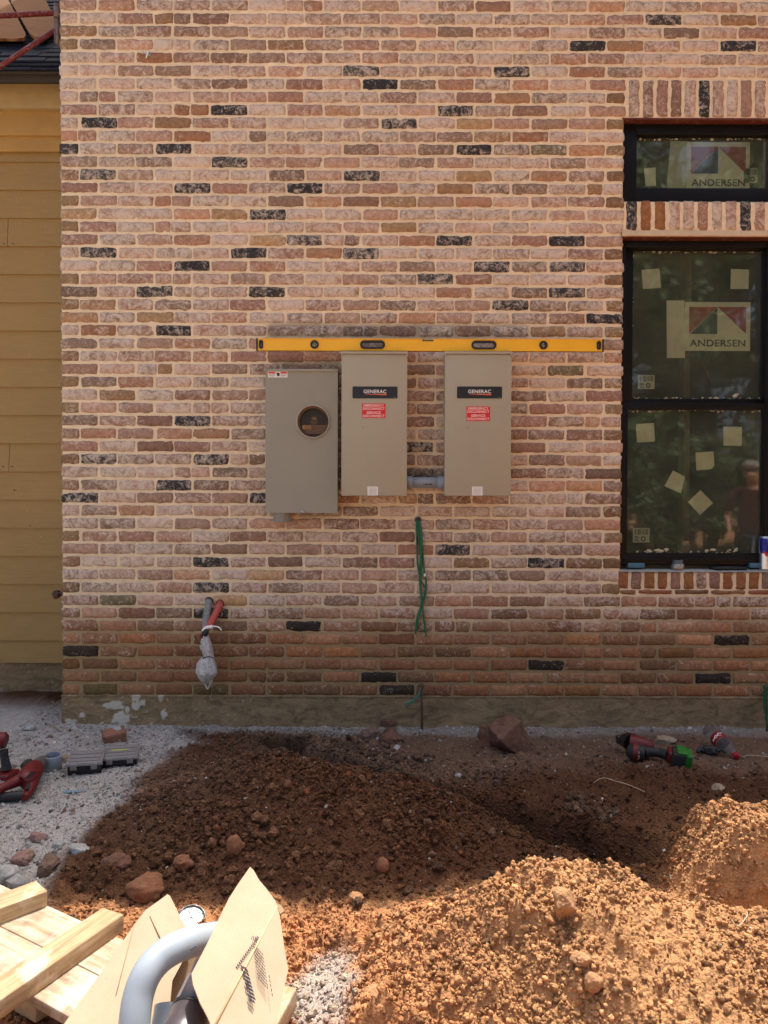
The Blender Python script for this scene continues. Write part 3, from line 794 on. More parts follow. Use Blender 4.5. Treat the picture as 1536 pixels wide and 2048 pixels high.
# ------------------------------------------------------------ ground
def gauss(x, y, cx, cy, sx, sy, rot=0.0, p=1.0):
    c, s = math.cos(rot), math.sin(rot); dx, dy = x-cx, y-cy
    u = (dx*c+dy*s)/sx; v = (-dx*s+dy*c)/sy
    return np.exp(-0.5*(u*u+v*v)**p)
def seg_dist(x, y, pts):
    best = np.full(np.shape(x), 1e9); tt = np.zeros(np.shape(x)); acc = 0; n = len(pts)-1
    for i in range(n):
        (ax, ay), (bx, by) = pts[i], pts[i+1]; dx, dy = bx-ax, by-ay; L = dx*dx+dy*dy
        t = np.clip(((x-ax)*dx+(y-ay)*dy)/L, 0, 1); d = np.hypot(x-ax-t*dx, y-ay-t*dy)
        m = d < best; best = np.where(m, d, best); tt = np.where(m, (i+t)/n, tt)
    return best, tt
def gp(px, py, z=0.0):
    v = G(px, py, z); return (v.x, v.y)
TRENCH = [gp(560, 1492), gp(660, 1530), gp(760, 1568), gp(880, 1612), gp(1040, 1655), gp(1270, 1705), gp(1330, 1722)]
def Hbase(x, y):
    h = 0.012*fbm(x*1.3, y*1.3, 0, 3, 60)
    wob = 0.05*fbm(x*3, y*3, 0, 3, 61)
    # main dark spoil heap, left end low, ridge running parallel to the trench
    h = h + 0.17*gauss(x, y, -.40, -1.22, .40, .24, -.18, 1.2)*(1+.3*fbm(x*4, y*4, 0, 3, 62))
    h = h + 0.12*gauss(x, y, .12, -1.36, .26, .18, -.3, 1.2)
    h = h + 0.045*gauss(x, y, -.80, -.80, .26, .20)
    # bank behind the trench
    h = h + 0.03*gauss(x, y, .6, -.75, .6, .25)
    h = h + .022*np.abs(fbm(x*13, y*13, 0, 3, 65))*gauss(x, y, .3, -.62, .9, .28, -.35, 1.5)*2.2
    d, t = seg_dist(x+wob*.6, y+wob*.4, TRENCH)
    wd = 0.055+0.08*t
    jag = .022*fbm(x*11, y*11, 0, 3, 66); d = np.maximum(0, d+jag); wd = 0.026+0.10*t
    h = h - (0.15+.04*t)*(1-sstep(.75, 1.25+.5*t, d/wd))
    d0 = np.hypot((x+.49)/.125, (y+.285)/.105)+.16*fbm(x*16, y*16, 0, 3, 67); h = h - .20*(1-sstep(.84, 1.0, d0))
    # mound on the right, steep left side
    xw, yw = x+.05*fbm(x*5, y*5, 0, 3, 63), y+.035*fbm(x*7, y*7, 0, 3, 64)
    mound = sstep(.74, 1.0, xw+.25*(yw+1.7))*(1-sstep(2.0, 2.5, x))*sstep(-1.955, -1.875, yw)*(1-sstep(-1.70, -1.46, yw))
    h = h*(1-mound*.8) + .285*mound*(1+.30*(y+1.65))
    # near pile, running out of the frame
    h = h + 0.218*gauss(x+wob, y+wob, .41, -2.20, .23, .24, .1, 1.1) + 0.16*gauss(x+wob, y, .92, -2.27, .40, .26, -.2, 1.2)
    h = h + 0.09*gauss(x, y, .08, -2.25, .26, .22, 0.2)
    h = h + 0.05*gauss(x, y, 1.15, -2.14, .30, .10)
    h = h - .09*sstep(.72, .95, x)*np.exp(-((y+1.965+.03*wob)/.045)**2)
    h = h + 0.015*sstep(-1.0, -1.4, x)*sstep(-.9, -.3, y)
    h = h + 0.03*sstep(-.2, .15, y)*sstep(XL+.1, XL-.2, x)        # rises into the recess
    return h
def zones(x, y):
    n1 = fbm(x*3.2, y*3.2, 0, 5, 70); n2 = fbm(x*9, y*9, 0, 4, 71)
    lim = -1.03+.05*sstep(-.6, -.2, y)+0.16*n1+.05*n2
    white = 1-sstep(-.10, .10, x-lim)
    white = white*(1-sstep(.12, .3, y))
    white = np.maximum(white, .75*sstep(-.19, -.06, y+.10*n1)*(1-sstep(-.02, .1, y-0.02))*(1-.35*sstep(-.9, .5, x)))
    white = np.maximum(white, .8*(1-sstep(.45, 1.2, np.hypot((x+.17)/.15, (y+2.22)/.13)+.9*n2+.5*n1)))
    tan = sstep(-1.02, -.72, y+.18*n1-.18*sstep(.2, 1.1, x))*sstep(-1.05, -.1, x+.3*n1)*.85
    tan = np.maximum(tan, .55*gauss(x, y, -.85, -.95, .25, .30))
    ochre = sstep(-1.60, -1.78, y+.08*n2+.1*gauss(x, y, -.3, -1.7, .4, .3))*sstep(-1.5, -.5, x+.1*n1)  # orange soil in front and on the right mound, darker clay behind
    ochre = np.maximum(ochre, gauss(x, y, 1.40, -1.55, .40, .26, 0, 1.5))
    ochre = np.clip(ochre, 0, 1)
    return white, tan, ochre, n1, n2
C_CLAY = np.array([.108, .048, .0235]); C_WHITE = np.array([.48, .445, .40]); C_TAN = np.array([.19, .118, .076]); C_OCHRE = np.array([.50, .262, .118])
def gcol(x, y):
    w, t, d, n1, n2 = zones(x, y)
    c = C_CLAY*(1+.28*n1[..., None]) ; c = c*(1-d[..., None])+C_OCHRE*(1+.15*n2[..., None])*d[..., None]
    c = c*(1+(np.array([1.04, .91, .88])-1)*(d*(1-sstep(-.15, .35, x+.2*n1)))[..., None])
    c = c*(1-t[..., None])+C_TAN*(1+.2*n2[..., None])*t[..., None]
    c = c*(1-w[..., None])+C_WHITE*(1+.15*n2[..., None])*w[..., None]
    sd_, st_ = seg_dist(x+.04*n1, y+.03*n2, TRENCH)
    dug_dark = np.maximum(np.exp(-(sd_/(.035+.07*st_))**2)*.62, np.exp(-(np.hypot((x+.49)/.125, (y+.285)/.105)/1.02)**8)*.9)[..., None]
    c = c*(1-dug_dark)+np.array([.045, .024, .015])*dug_dark  # soil colour darkened inside the trench and hole
    return np.clip(c, 0.01, .9), w
def worley(x, y, s, seed):
    x = x*s; y = y*s; ix, iy = np.floor(x), np.floor(y); best = np.full(np.shape(x), 9.0); rr = np.zeros(np.shape(x))
    z0 = np.zeros(np.shape(x), int)
    for a in (-1, 0, 1):
        for b in (-1, 0, 1):
            cx, cy = (ix+a).astype(int), (iy+b).astype(int)
            d = (x-cx-_h(cx, cy, z0, seed))**2+(y-cy-_h(cx, cy, z0, seed+1))**2
            q = _h(cx, cy, z0, seed+2); d = d/(.35+.75*q)
            best = np.minimum(best, d)
    return np.clip(1-best*1.7, 0, 1)
def H(x, y, fine=True):
    x = np.asarray(x, float); y = np.asarray(y, float)
    h = Hbase(x, y)
    if fine:
        w, t, d, n1, n2 = zones(x, y)
        rough = 1.0 - .55*np.maximum(t, w)
        sd_, st_ = seg_dist(x, y, TRENCH); tr_m = np.exp(-(sd_/(.09+.08*st_))**2); rough = rough*(1-.6*tr_m)
        h = h + rough*(0.010*fbm(x*16, y*16, 0, 3, 80)+0.0085*np.abs(fbm(x*38, y*38, 0, 3, 81))*1.6+.0035*(1-tr_m)*fbm(x*75, y*75, 0, 2, 82))
        g = 1-.9*np.maximum(t, w)
        g = g*(1-.9*tr_m); h = h + .022*tr_m*fbm(x*18, y*18, 0, 3, 88)
        cl = .5+.8*sstep(-.4, .4, fbm(x*5, y*5, 0, 3, 85))
        h = h + g*cl*(1+.45*d)*(.018*worley(x, y, 24, 200)*sstep(.0, .35, fbm(x*11, y*11, 0, 2, 86)) + .030*worley(x+.01*n2, y, 11, 220)*sstep(.12, .45, fbm(x*4.5, y*4.5, 3, 2, 89)) + .0085*worley(x, y, 55, 210))
        h = h + (1-np.clip(rough, 0, 1))*.004*fbm(x*60, y*60, 0, 3, 83)
    return h
def axis(lo, hi, a, b, step, n):
    core = np.arange(a, b+step/2, step)
    g = np.linspace(0, 1, n+1)[1:]
    left = a-(a-lo)*g**2.6; right = core[-1]+(hi-core[-1])*g**2.6
    return np.concatenate([left[::-1], core, right])
def axis2(lo, hi, a, b, c, s1, s2, n):      # finer near the camera
    c1 = np.arange(a, b, s1); c2 = np.arange(b, c+s2/2, s2); core = np.concatenate([c1, c2]); g = np.linspace(0, 1, n+1)[1:]
    return np.concatenate([(a-(a-lo)*g**2.6)[::-1], core, core[-1]+(hi-core[-1])*g**2.6])
gx = axis(-70, 70, -1.95, 1.95, .0065, 34); gy = axis2(-70, 70, -2.75, -1.5, .1, .0055, .008, 34)
GX, GY = np.meshgrid(gx, gy, indexing='ij'); shp = GX.shape; GX, GY = GX.ravel(), GY.ravel()
fade = np.exp(-(np.maximum(0, np.abs(GX)-2.2)/2)**2)*np.exp(-(np.maximum(0, -3.2-GY)/1.2)**2)*(1-sstep(.3, 1.2, GY))
GZ = H(GX, GY)*fade
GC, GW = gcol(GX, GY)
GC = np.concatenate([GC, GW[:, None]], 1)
def mat_ground(name='loose_earth'):
    m, n, b = nodes(name); at_ = n.nodes.new('ShaderNodeAttribute'); at_.attribute_name = 'Col'
    v = obj_vec(n); t1 = nz(n, 30, 6, .7, v); t2 = nz(n, 170, 4, .7, v); t3 = nz(n, 380, 2, .6, v)
    c = mixc(n, 1.0, at_.outputs['Color'], ramp(n, t1.outputs[0], [(0.25, 0.72), (0.75, 1.25)]), 'MULTIPLY')
    c = mixc(n, 1.0, c, ramp(n, t2.outputs[0], [(0.25, 0.68), (0.75, 1.3)]), 'MULTIPLY')
    c = mixc(n, ramp(n, t3.outputs[0], [(0.70, 0.0), (0.73, 0.5)]), c, (.42, .33, .25))
    n.links.new(c, b.inputs['Base Color']); b.inputs['Roughness'].default_value = 0.96
    b.inputs['Specular IOR Level'].default_value = 0.15
    vo = n.nodes.new('ShaderNodeTexVoronoi'); vo.inputs['Scale'].default_value = 120; n.links.new(v, vo.inputs['Vector'])
    hh = math_(n, 'SUBTRACT', t2.outputs[0], math_(n, 'MULTIPLY', vo.outputs['Distance'], .9))
    bump(n, b, math_(n, 'ADD', hh, math_(n, 'MULTIPLY', t1.outputs[0], .8)), 0.9, 0.007)
    return m
M_GROUND = mat_ground()
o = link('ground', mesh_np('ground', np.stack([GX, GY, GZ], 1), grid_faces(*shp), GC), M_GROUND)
tag(o, 'bare red clay and pale rubble ground with dug trench and heaps in front of the wall', 'ground', kind='structure')

# crumbs, clods and rubble bits ---------------------------------
def ico(sub):
    t = bmesh.new(); bmesh.ops.create_icosphere(t, subdivisions=sub, radius=1)
    V = np.array([v.co[:] for v in t.verts]); Fc = np.array([[v.index for v in f.verts] for f in t.faces]); t.free(); return V, Fc
def rand_rot(n):
    q = RNG.normal(size=(n, 4)); q /= np.linalg.norm(q, axis=1)[:, None]; a, b, c, d = q.T
    return np.stack([1-2*(c*c+d*d), 2*(b*c-a*d), 2*(b*d+a*c), 2*(b*c+a*d), 1-2*(b*b+d*d), 2*(c*d-a*b), 2*(b*d-a*c), 2*(c*d+a*b), 1-2*(b*b+c*c)], 1).reshape(n, 3, 3)
def scatter(name, x, y, r, sub, col, sink=.25, amp=.25, angular=False, smooth=True, mat=None):
    n = len(x); V0, F0 = ico(sub); K = 6; vs = []
    for k in range(K):
        d = 1+amp*1.6*fbm(V0[:, 0]*1.3+k*5.3, V0[:, 1]*1.3, V0[:, 2]*1.3, 3, 90+k)
        vv = V0*d[:, None]
        if angular: vv = np.sign(vv)*np.abs(vv)**.75
        vs.append(vv)
    vs = np.array(vs); pick = RNG.integers(K, size=n)
    sc = r[:, None]*np.stack([RNG.uniform(.8, 1.25, n), RNG.uniform(.75, 1.15, n), RNG.uniform(.55, .95, n)], 1)
    V = vs[pick]*sc[:, None, :]; V = np.einsum('nij,nvj->nvi', rand_rot(n), V)
    z = H(x, y)
    V = V+np.stack([x, y, z+r*(1-2*sink)*.7], 1)[:, None, :]
    Fs = F0[None]+(np.arange(n)*len(V0))[:, None, None]
    C = np.repeat(col[:, None, :], len(V0), 1).reshape(-1, col.shape[1])
    me = mesh_np(name, V.reshape(-1, 3), Fs.reshape(-1, 3), C, smooth)
    return link(name, me, mat or M_GROUND)
def inview(x, y, m=60):
    z = H(x, y, False); d = np.stack([x-CAM.x, y-CAM.y, z-CAM.z], 1) @ np.array(R3)
    px = 768+F*d[:, 0]/-d[:, 2]; py = 1024-F*d[:, 1]/-d[:, 2]
    return (px > -m) & (px < 1536+m) & (py < 2048+m*2)
def candidates(n, ylo=-2.6, yhi=0.42):
    x = RNG.uniform(-1.9, 1.9, n); y = RNG.uniform(ylo, yhi, n)
    k = inview(x, y) & ((y < -.01) | (x < XL)); return x[k], y[k]
def bright(c, n, s=.2):
    return np.clip(c*(1+RNG.normal(size=(n, 1))*s), .008, .9)
# soil clods
x, y = candidates(330000)
w_, t_, d_, n1_, n2_ = zones(x, y)
hb = Hbase(x, y)
dens = (.10+sstep(.03, .12, hb)*.9)*(1-.88*t_)*(1-.96*w_)
dens = np.maximum(dens, .62*d_*(1-w_)); dens = np.maximum(dens, .85*np.exp(-(seg_dist(x, y, TRENCH)[0]/.24)**2)); dens = dens*(0.25+1.3*sstep(-.35, .35, fbm(x*6, y*6, 0, 3, 95)))
k = RNG.random(len(x)) < dens*.95; x, y = x[k], y[k]
r = .0030*(RNG.random(len(x))**-.34); r = np.minimum(r, np.where(y < -1.75, .0082, .0098))
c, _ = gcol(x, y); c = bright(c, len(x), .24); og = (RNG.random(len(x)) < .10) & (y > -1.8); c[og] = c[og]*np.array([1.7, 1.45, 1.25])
big = r > .0065
o = scatter('soil_clods', x[big], y[big], r[big], 2, c[big], amp=.6); tag(o, 'countless loose reddish clods and lumps strewn over the spoil heaps', 'soil', kind='stuff')
o = scatter('soil_crumbs', x[~big], y[~big], r[~big], 1, c[~big], amp=.3); tag(o, 'fine reddish crumbs of soil covering the heaps', 'soil', kind='stuff')
# broken clay lumps tossed along the far bank of the trench, and coarser lumps at the foot of the dark heap
x, y = candidates(70000, -1.9, -.05)
d_, t_ = seg_dist(x, y-.14, TRENCH)
k = (RNG.random(len(x)) < .42*np.exp(-(d_/.15)**2)*sstep(.02, .06, d_)*sstep(-.05, .3, fbm(x*5, y*5, 0, 2, 99))) | (RNG.random(len(x)) < .16*gauss(x, y, -.50, -1.50, .45, .15)); k = k & (x > -1.0); x, y = x[k], y[k]
r = np.minimum(.0060*(RNG.random(len(x))**-.36), .019); c = bright(np.repeat(np.array([[.135, .078, .050]]), len(x), 0), len(x), .25); u = RNG.random(len(x)) < .2; c[u] = (.13, .085, .058)
fr = gauss(x, y, -.55, -1.55, .45, .2) > .3; c[fr] = bright(np.array([[.16, .078, .04]]), int(fr.sum()), .2)
o = scatter('clay_lumps', x, y, r, 2, c, amp=.55, angular=True, smooth=False); tag(o, 'many broken brown clay lumps lining the trench and the foot of the dark heap', 'soil', kind='stuff')
# pale rubble
x, y = candidates(90000, -2.3, .4)
w_, t_, d_, n1_, n2_ = zones(x, y)
k = RNG.random(len(x)) < (w_**1.3*.62+t_*.05+.012); x, y = x[k], y[k]
r = np.minimum(.0020*(RNG.random(len(x))**-.40), .0095)
c = np.repeat(np.array([[.45, .42, .38]]), len(x), 0); c[y < -1.8] = (.50, .40, .29); pk = RNG.random(len(x)) < .10; c[pk] = (.30, .17, .12); dk = (RNG.random(len(x)) < .06) & (y > -1.7); c[dk] = (.16, .14, .13)
o = scatter('mortar_rubble', x, y, r, 1, bright(c, len(x), .2), amp=.4, angular=True, smooth=False); tag(o, 'pale grey mortar rubble and chips spread at the foot of the wall', 'rubble', kind='stuff')
# ------------------------------------------------------------ electrical equipment on the wall
M_GREY = pm('meter_grey_paint', lin((0.60, 0.57, 0.50)), 0.5, var=.04, vs=3, spec=.4, dirt=.05, dirtc=(.30, .26, .20), ds=16)
M_TAUPE = pm('taupe_powder_coat', lin((0.675, 0.63, 0.53)), 0.5, var=.035, vs=3, spec=.4, dirt=.05, dirtc=(.36, .32, .25), ds=14)
M_BLK = pm('black_plastic', (0.012, 0.011, 0.010), 0.4, var=.1)
M_WHT = pm('white_label', lin((0.93, 0.90, 0.86)), 0.7, var=.03)
M_LRED = pm('red_label', lin((0.86, 0.14, 0.12)), 0.5, var=.03)
M_WTXT = pm('white_lettering', lin((0.97, 0.95, 0.92)), 0.6, var=.02)
M_ORG = pm('orange_swoosh', lin((0.88, 0.42, 0.24)), 0.5, var=.03)
M_STEEL = pm('zinc_steel', (0.45, 0.44, 0.42), 0.35, 0.9, var=.15, vs=60)
M_PVC = pm('grey_pvc', lin((0.57, 0.60, 0.63)), 0.45, var=.05, vs=10, dirt=.12, dirtc=(.4, .33, .26))
M_PVC2 = pm('weathered_grey_pvc', lin((0.58, 0.57, 0.545)), 0.5, var=.06, vs=12, dirt=.2, dirtc=(.42, .34, .26))

def transfer_switch(x0, x1, xf, label, ypx_red):
    YF = -0.175
    a, c = P(x0, 703, YF), P(x1, 992, YF)
    t = thing('transfer_switch', label, 'electrical box', ((a.x+c.x)/2, 0, c.z), 'taupe transfer switch boxes below the level')
    W, Hh = c.x-a.x, a.z-c.z
    MB().box((a.x+.012, YF+.035, c.z+.012), (c.x-.012, 0.004, a.z-.004), bev=.003).build('enclosure', M_TAUPE, t)
    # cover: pan with lip, hung under the projecting top hood
    mb = MB(); mb.box((a.x+.003, YF, c.z), (c.x-.003, YF+.040, a.z-.013), bev=.0035)
    mb.build('cover', M_TAUPE, t)
    mb = MB(); mb.box((a.x, YF-.008, a.z-.0125), (c.x, YF+.05, a.z), bev=.0022)
    for s in (a.x+.004, c.x-.004): mb.box((s-.004, YF-.007, a.z-.022), (s+.004, YF+.02, a.z-.008), bev=.0015)
    mb.build('hood', M_TAUPE, t)
    # black nameplate
    yn = 773; u0, v0 = P(xf, yn, YF), P(xf+90, yn+24, YF)
    mb = MB(); mb.merge(plate([rrect(u0.x, v0.z, v0.x, u0.z, .005)], YF-.0022, YF+.001), None, 0)
    cx, w_ = (u0.x+v0.x)/2, v0.x-u0.x
    mb.text('GENERAC', w_*.505, (u0.z-v0.z)*.30, Matrix.Translation((cx-.0, YF-.0028, u0.z-(u0.z-v0.z)*.42)), 1, off=.008)
    zz_ = u0.z-(u0.z-v0.z)*.66
    mb.prism([(cx-w_*.24, zz_), (cx+w_*.255, zz_+.0030), (cx+w_*.255, zz_-.0045), (cx-w_*.24, zz_-.0006)], YF-.0030, YF-.0022, mi=2, axis='y')
    mb.quad([(v0.x-.021, YF-.0026, v0.z+.0045), (v0.x-.021, YF-.0026, v0.z+.0060), (v0.x-.006, YF-.0026, v0.z+.0060), (v0.x-.006, YF-.0026, v0.z+.0045)], 3)
    mb.build('nameplate', [M_BLK, M_WTXT, M_ORG, M_GREY], t)
    u0, v0 = P(xf+19, ypx_red, YF), P(xf+66, ypx_red+29, YF)
    mb = MB(); mb.box((u0.x, YF-.0012, v0.z), (v0.x, YF+.001, u0.z), mi=0); h_ = u0.z-v0.z; w_ = v0.x-u0.x; cx = (u0.x+v0.x)/2
    for txt, fy, fw in (('EMERGENCY', .135, .86), ('DISCONNECT', .355, .92), ('SERVICE', .635, .60), ('DISCONNECT', .86, .92)):
        mb.text(txt, w_*fw, h_*.165, Matrix.Translation((cx, YF-.0018, u0.z-h_*fy)), 1, off=.003)
    mb.build('warning_label', [M_LRED, M_WTXT], t)
    xw = xf+30; u0, v0 = P(xw, 973, YF), P(xw+21, 991, YF)
    mb = MB(); mb.box((u0.x, YF-.0012, v0.z), (v0.x, YF+.001, u0.z), mi=0)
    for i in range(6):
        z_ = u0.z-(u0.z-v0.z)*(.14+.14*i); r_ = .1+.05*(i % 2)
        mb.quad([(u0.x+(v0.x-u0.x)*r_, YF-.0017, z_), (u0.x+(v0.x-u0.x)*r_, YF-.0017, z_-.0016), (v0.x-(v0.x-u0.x)*r_, YF-.0017, z_-.0016), (v0.x-(v0.x-u0.x)*r_, YF-.0017, z_)], 1)
    mb.build('rating_label', [M_WHT, M_GREY], t)
    p = P(xw+26, 989, YF); mb = MB(); mb.lathe([(0.0, .007), (.004, .007), (.0062, .004), (.0066, 0)], 16, Matrix.Translation(p) @ Matrix.Rotation(math.pi/2, 4, 'X'))
    mb.build('screw', M_STEEL, t)
    p = P(xf+21, 855, YF); MB().lathe([(0, .0008), (.004, .0008), (.0045, 0)], 12, Matrix.Translation(p) @ Matrix.Rotation(math.pi/2, 4, 'X')).build('paint_chip', M_GREY, t)
    return t
transfer_switch(682, 815, 705, 'taupe transfer switch box just right of the round meter window box', 807)
transfer_switch(889, 1023, 914, 'rightmost taupe transfer switch box with its red label set lower', 813)

# meter base
YM = -0.125
a, c = P(531, 738, YM), P(675, 1026, YM)
meter = thing('electric_meter_base', 'grey meter base box with round glass window at left of the boxes', 'meter box', ((a.x+c.x)/2, 0, c.z))
MB().box((a.x+.004, YM+.03, c.z+.004), (c.x-.004, 0.004, a.z-.004), bev=.003).build('enclosure', M_GREY, meter)
mc = P(626, 843, YM-.01); R0 = 31.0/378*.985
bm_ = plate([[(a.x, c.z), (c.x, c.z), (c.x, a.z-.012), (a.x, a.z-.012)], circ(mc.x, mc.z, R0+.001, 48)], YM, YM+.032)
mb = MB(); mb.merge(bm_, None, 0, False); mb.build('cover', M_GREY, meter)
mb = MB(); mb.box((a.x-.001, YM-.007, a.z-.013), (c.x+.001, 0.0, a.z), bev=.002); mb.build('hood', M_GREY, meter)
# ring, glass dome, dial
rot = Matrix.Translation((mc.x, YM, mc.z)) @ Matrix.Rotation(math.pi/2, 4, 'X')
MB().lathe([(R0-.001, -.02), (R0-.001, .009), (R0+.001, .0125), (R0+.003, .0125), (R0+.005, .009), (R0+.0065, .001), (R0+.0065, -.004)], 48, rot).build('sealing_ring', pm('ring_alloy', lin((0.70, 0.66, 0.58)), .4, .2, var=.05), meter)
M_BRONZE = pm('bronze_dial', lin((0.40, 0.27, 0.15)), 0.4, .3, var=.1, vs=30)
M_DARKD = pm('dark_dial', lin((0.16, 0.13, 0.10)), .55, var=.15); M_PINKS = pm('flag_stripe', lin((0.50, 0.37, 0.29)), .6, var=.05)
M_GOLDT = pm('gold_lettering', lin((0.62, 0.45, 0.29)), .5, var=.05)
mb = MB()
mb.merge(plate([circ(mc.x, mc.z, R0+.0005, 48)], YM+.022, YM+.030), None, 0)
mb.merge(plate([circ(mc.x, mc.z, R0-.001, 40), circ(mc.x+.002, mc.z-.003, R0-.009, 40)], YM+.002, YM+.0215), None, 0)
mb.merge(plate([circ(mc.x+.003, mc.z-.004, R0-.0085, 40)], YM+.018, YM+.0215), None, 1)
Yd = YM+.0175
# stripes of the small flag across the lower half, clipped to the circle
rr_ = R0-.0105; cx_, cz_ = mc.x+.003, mc.z-.004
zt0 = cz_-.012; st = .0058
for i in range(8):
    z1 = zt0-i*st*1.0; z0 = z1-st*.55
    if z0 < cz_-rr_+.002: break
    hw = math.sqrt(max(0, rr_**2-(min(z0, z0)-cz_)**2))-.001
    xa = cx_-hw if i > 3 else cx_-.012
    if i in (6, 7): pass
    mb.box((xa, Yd-.0006, z0), (cx_+hw, Yd, z1), mi=2)
hw = math.sqrt(rr_**2-(zt0-4*st-cz_)**2)
mb.box((cx_-hw-.0, Yd-.0006, zt0-4*st+.002), (cx_-.014, Yd, zt0), mi=3)
for i in range(5):
    for j in range(7):
        mb.box((cx_-.047+j*.0046+.0023*(i % 2), Yd-.0012, zt0-.0045-i*.0040), (cx_-.0452+j*.0046+.0023*(i % 2), Yd-.0006, zt0-.0027-i*.0040), mi=1)
# maker emblem: two bars with brackets and a dot
ez = cz_+.022
for dx in (-.0042, .0042): mb.box((cx_+dx-.003, Yd-.0006, ez-.0055), (cx_+dx+.003, Yd, ez+.004), mi=3)
for s_ in (-1, 1):
    arc = [(cx_+s_*(.0115*math.cos(math.radians(t))), Yd-.0004, ez+.0095*math.sin(math.radians(t))) for t in range(-40, 70, 18)]
    mb.tube(arc, .0011, 6, mi=3)
mb.lathe([(0, .001), (.0017, .0008), (.0017, 0)], 10, Matrix.Translation((cx_, Yd, ez+.0085)) @ Matrix.Rotation(math.pi/2, 4, 'X'), mi=3)
for zz_, ww in ((ez-.0125, .034), (ez-.0205, .040), (ez-.027, .028)):
    n_ = 9
    for j in range(n_):
        xx = cx_-ww/2+ww*j/n_; mb.box((xx, Yd-.0005, zz_-.0011), (xx+ww/n_*.62, Yd, zz_+.0011), mi=3)
mb.build('dial', [M_BRONZE, M_DARKD, M_PINKS, M_GOLDT], meter)
# clear cover
mg, n, b = nodes('clear_cover'); n.nodes.remove(b); tr = n.nodes.new('ShaderNodeBsdfTransparent'); tr.inputs[0].default_value = (.97, .95, .9, 1)
gl = n.nodes.new('ShaderNodeBsdfGlossy'); gl.inputs['Roughness'].default_value = .03; fr = n.nodes.new('ShaderNodeFresnel'); fr.inputs[0].default_value = 1.12
ms = n.nodes.new('ShaderNodeMixShader'); n.links.new(fr.outputs[0], ms.inputs[0]); n.links.new(tr.outputs[0], ms.inputs[1]); n.links.new(gl.outputs[0], ms.inputs[2]); n.links.new(ms.outputs[0], n.nodes['Material Output'].inputs[0])
M_CLEAR = mg
MB().lathe([(0, .016), (R0*.4, .0155), (R0*.8, .012), (R0-.002, .006), (R0-.0015, 0)], 40, rot).build('glass_cover', M_CLEAR, meter)
u0, v0 = P(536, 743, YM), P(575, 755, YM)
mb = MB(); mb.box((u0.x, YM-.0012, v0.z), (v0.x, YM+.001, u0.z), mi=0); W_, H_ = v0.x-u0.x, u0.z-v0.z
for xa, xb in ((.03, .38), (.64, .97)):
    mb.box((u0.x+xa*W_, YM-.0016, u0.z-.36*H_), (u0.x+xb*W_, YM-.0010, u0.z-.08*H_), mi=1)
    for i in range(3): mb.box((u0.x+xa*W_, YM-.0016, u0.z-(.56+.13*i)*H_), (u0.x+(xb-.04*i)*W_, YM-.0010, u0.z-(.50+.13*i)*H_), mi=3)
mb.lathe([(0, .001), (H_*.3, .0008), (H_*.32, 0)], 12, Matrix.Translation((u0.x+.53*W_, YM-.001, u0.z-.5*H_)) @ Matrix.Rotation(math.pi/2, 4, 'X') @ Matrix.Diagonal((.8, 1, 1, 1)), mi=2)
mb.prism([(u0.x+.43*W_, u0.z-.15*H_), (u0.x+.5*W_, u0.z-.3*H_), (u0.x+.44*W_, u0.z-.4*H_)], YM-.0017, YM-.001, axis='y', mi=2)
mb.build('danger_label', [M_WHT, M_LRED, M_BLK, M_GREY], meter)
p = P(604, 1024, YM)
mb = MB(); mb.box((p.x-.018, YM-.008, p.z-.004), (p.x+.018, YM+.004, p.z+.004), bev=.002)
mb.tube([(p.x-.014, YM-.010, p.z-.002), (p.x-.008, YM-.012, p.z+.007), (p.x+.008, YM-.012, p.z+.007), (p.x+.015, YM-.010, p.z-.001)], .0022, 8)
mb.tube([(p.x-.012, YM-.012, p.z), (p.x-.016, YM-.013, p.z-.010), (p.x-.009, YM-.013, p.z-.014)], .0016, 8)
mb.build('hasp', M_STEEL, meter)
a2, c2 = P(547, 1024, -.06), P(582, 1044, -.06); r_ = (c2.x-a2.x)/2; m_ = Matrix.Translation(((a2.x+c2.x)/2, -.06, c2.z))
mb = MB(); h_ = a2.z-c2.z+.01
mb.lathe([(r_*.80, .001), (r_*.82, 0), (r_*.97, 0), (r_, .003), (r_, h_*.55), (r_*1.05, h_*.6), (r_*1.05, h_)], 32, m_)
mb.lathe([(0, .012), (r_*.80, .012), (r_*.80, .001)], 32, m_, mi=1)
for k in range(24):
    t_ = 2*math.pi*k/24; mb.box((-.0012, -.0012, .002), (.0012, .0012, h_*.5), m_ @ Matrix.Translation((r_*math.cos(t_), r_*math.sin(t_), 0)))
mb.build('conduit_hub', [M_PVC2, M_BLK], meter)

# conduit between the switches
pa, pb = P(806, 965, -.085), P(896, 965, -.085); r_ = 12.3/385
con = thing('conduit', 'short horizontal grey conduit joining the two taupe boxes', 'pipe', ((pa.x+pb.x)/2, -.085, pa.z))
MB().tube([pa, pb], r_*.88, 28).build('pipe', M_PVC, con)
for q0, q1 in ((P(808, 965, -.085).x, P(824, 965, -.085).x), (P(874, 965, -.085).x, P(892, 965, -.085).x)):
    MB().tube([(q0, -.085, pa.z), (q1-.002, -.085, pa.z), (q1, -.085, pa.z)], [r_*1.03, r_*1.03, r_*.98], 28).build('coupling', M_PVC, con)
mb = MB()
for i, dx in enumerate([0, .012, .02, .033, .041, .05]): mb.box((P(846, 965, -.08).x+dx*.8, -.0845-r_*.885, pa.z-.012-.001*(i % 2)), (P(846, 965, -.08).x+dx*.8+.006, -.084-r_*.84, pa.z-.006))
mb.build('print_marks', M_BLK, con)

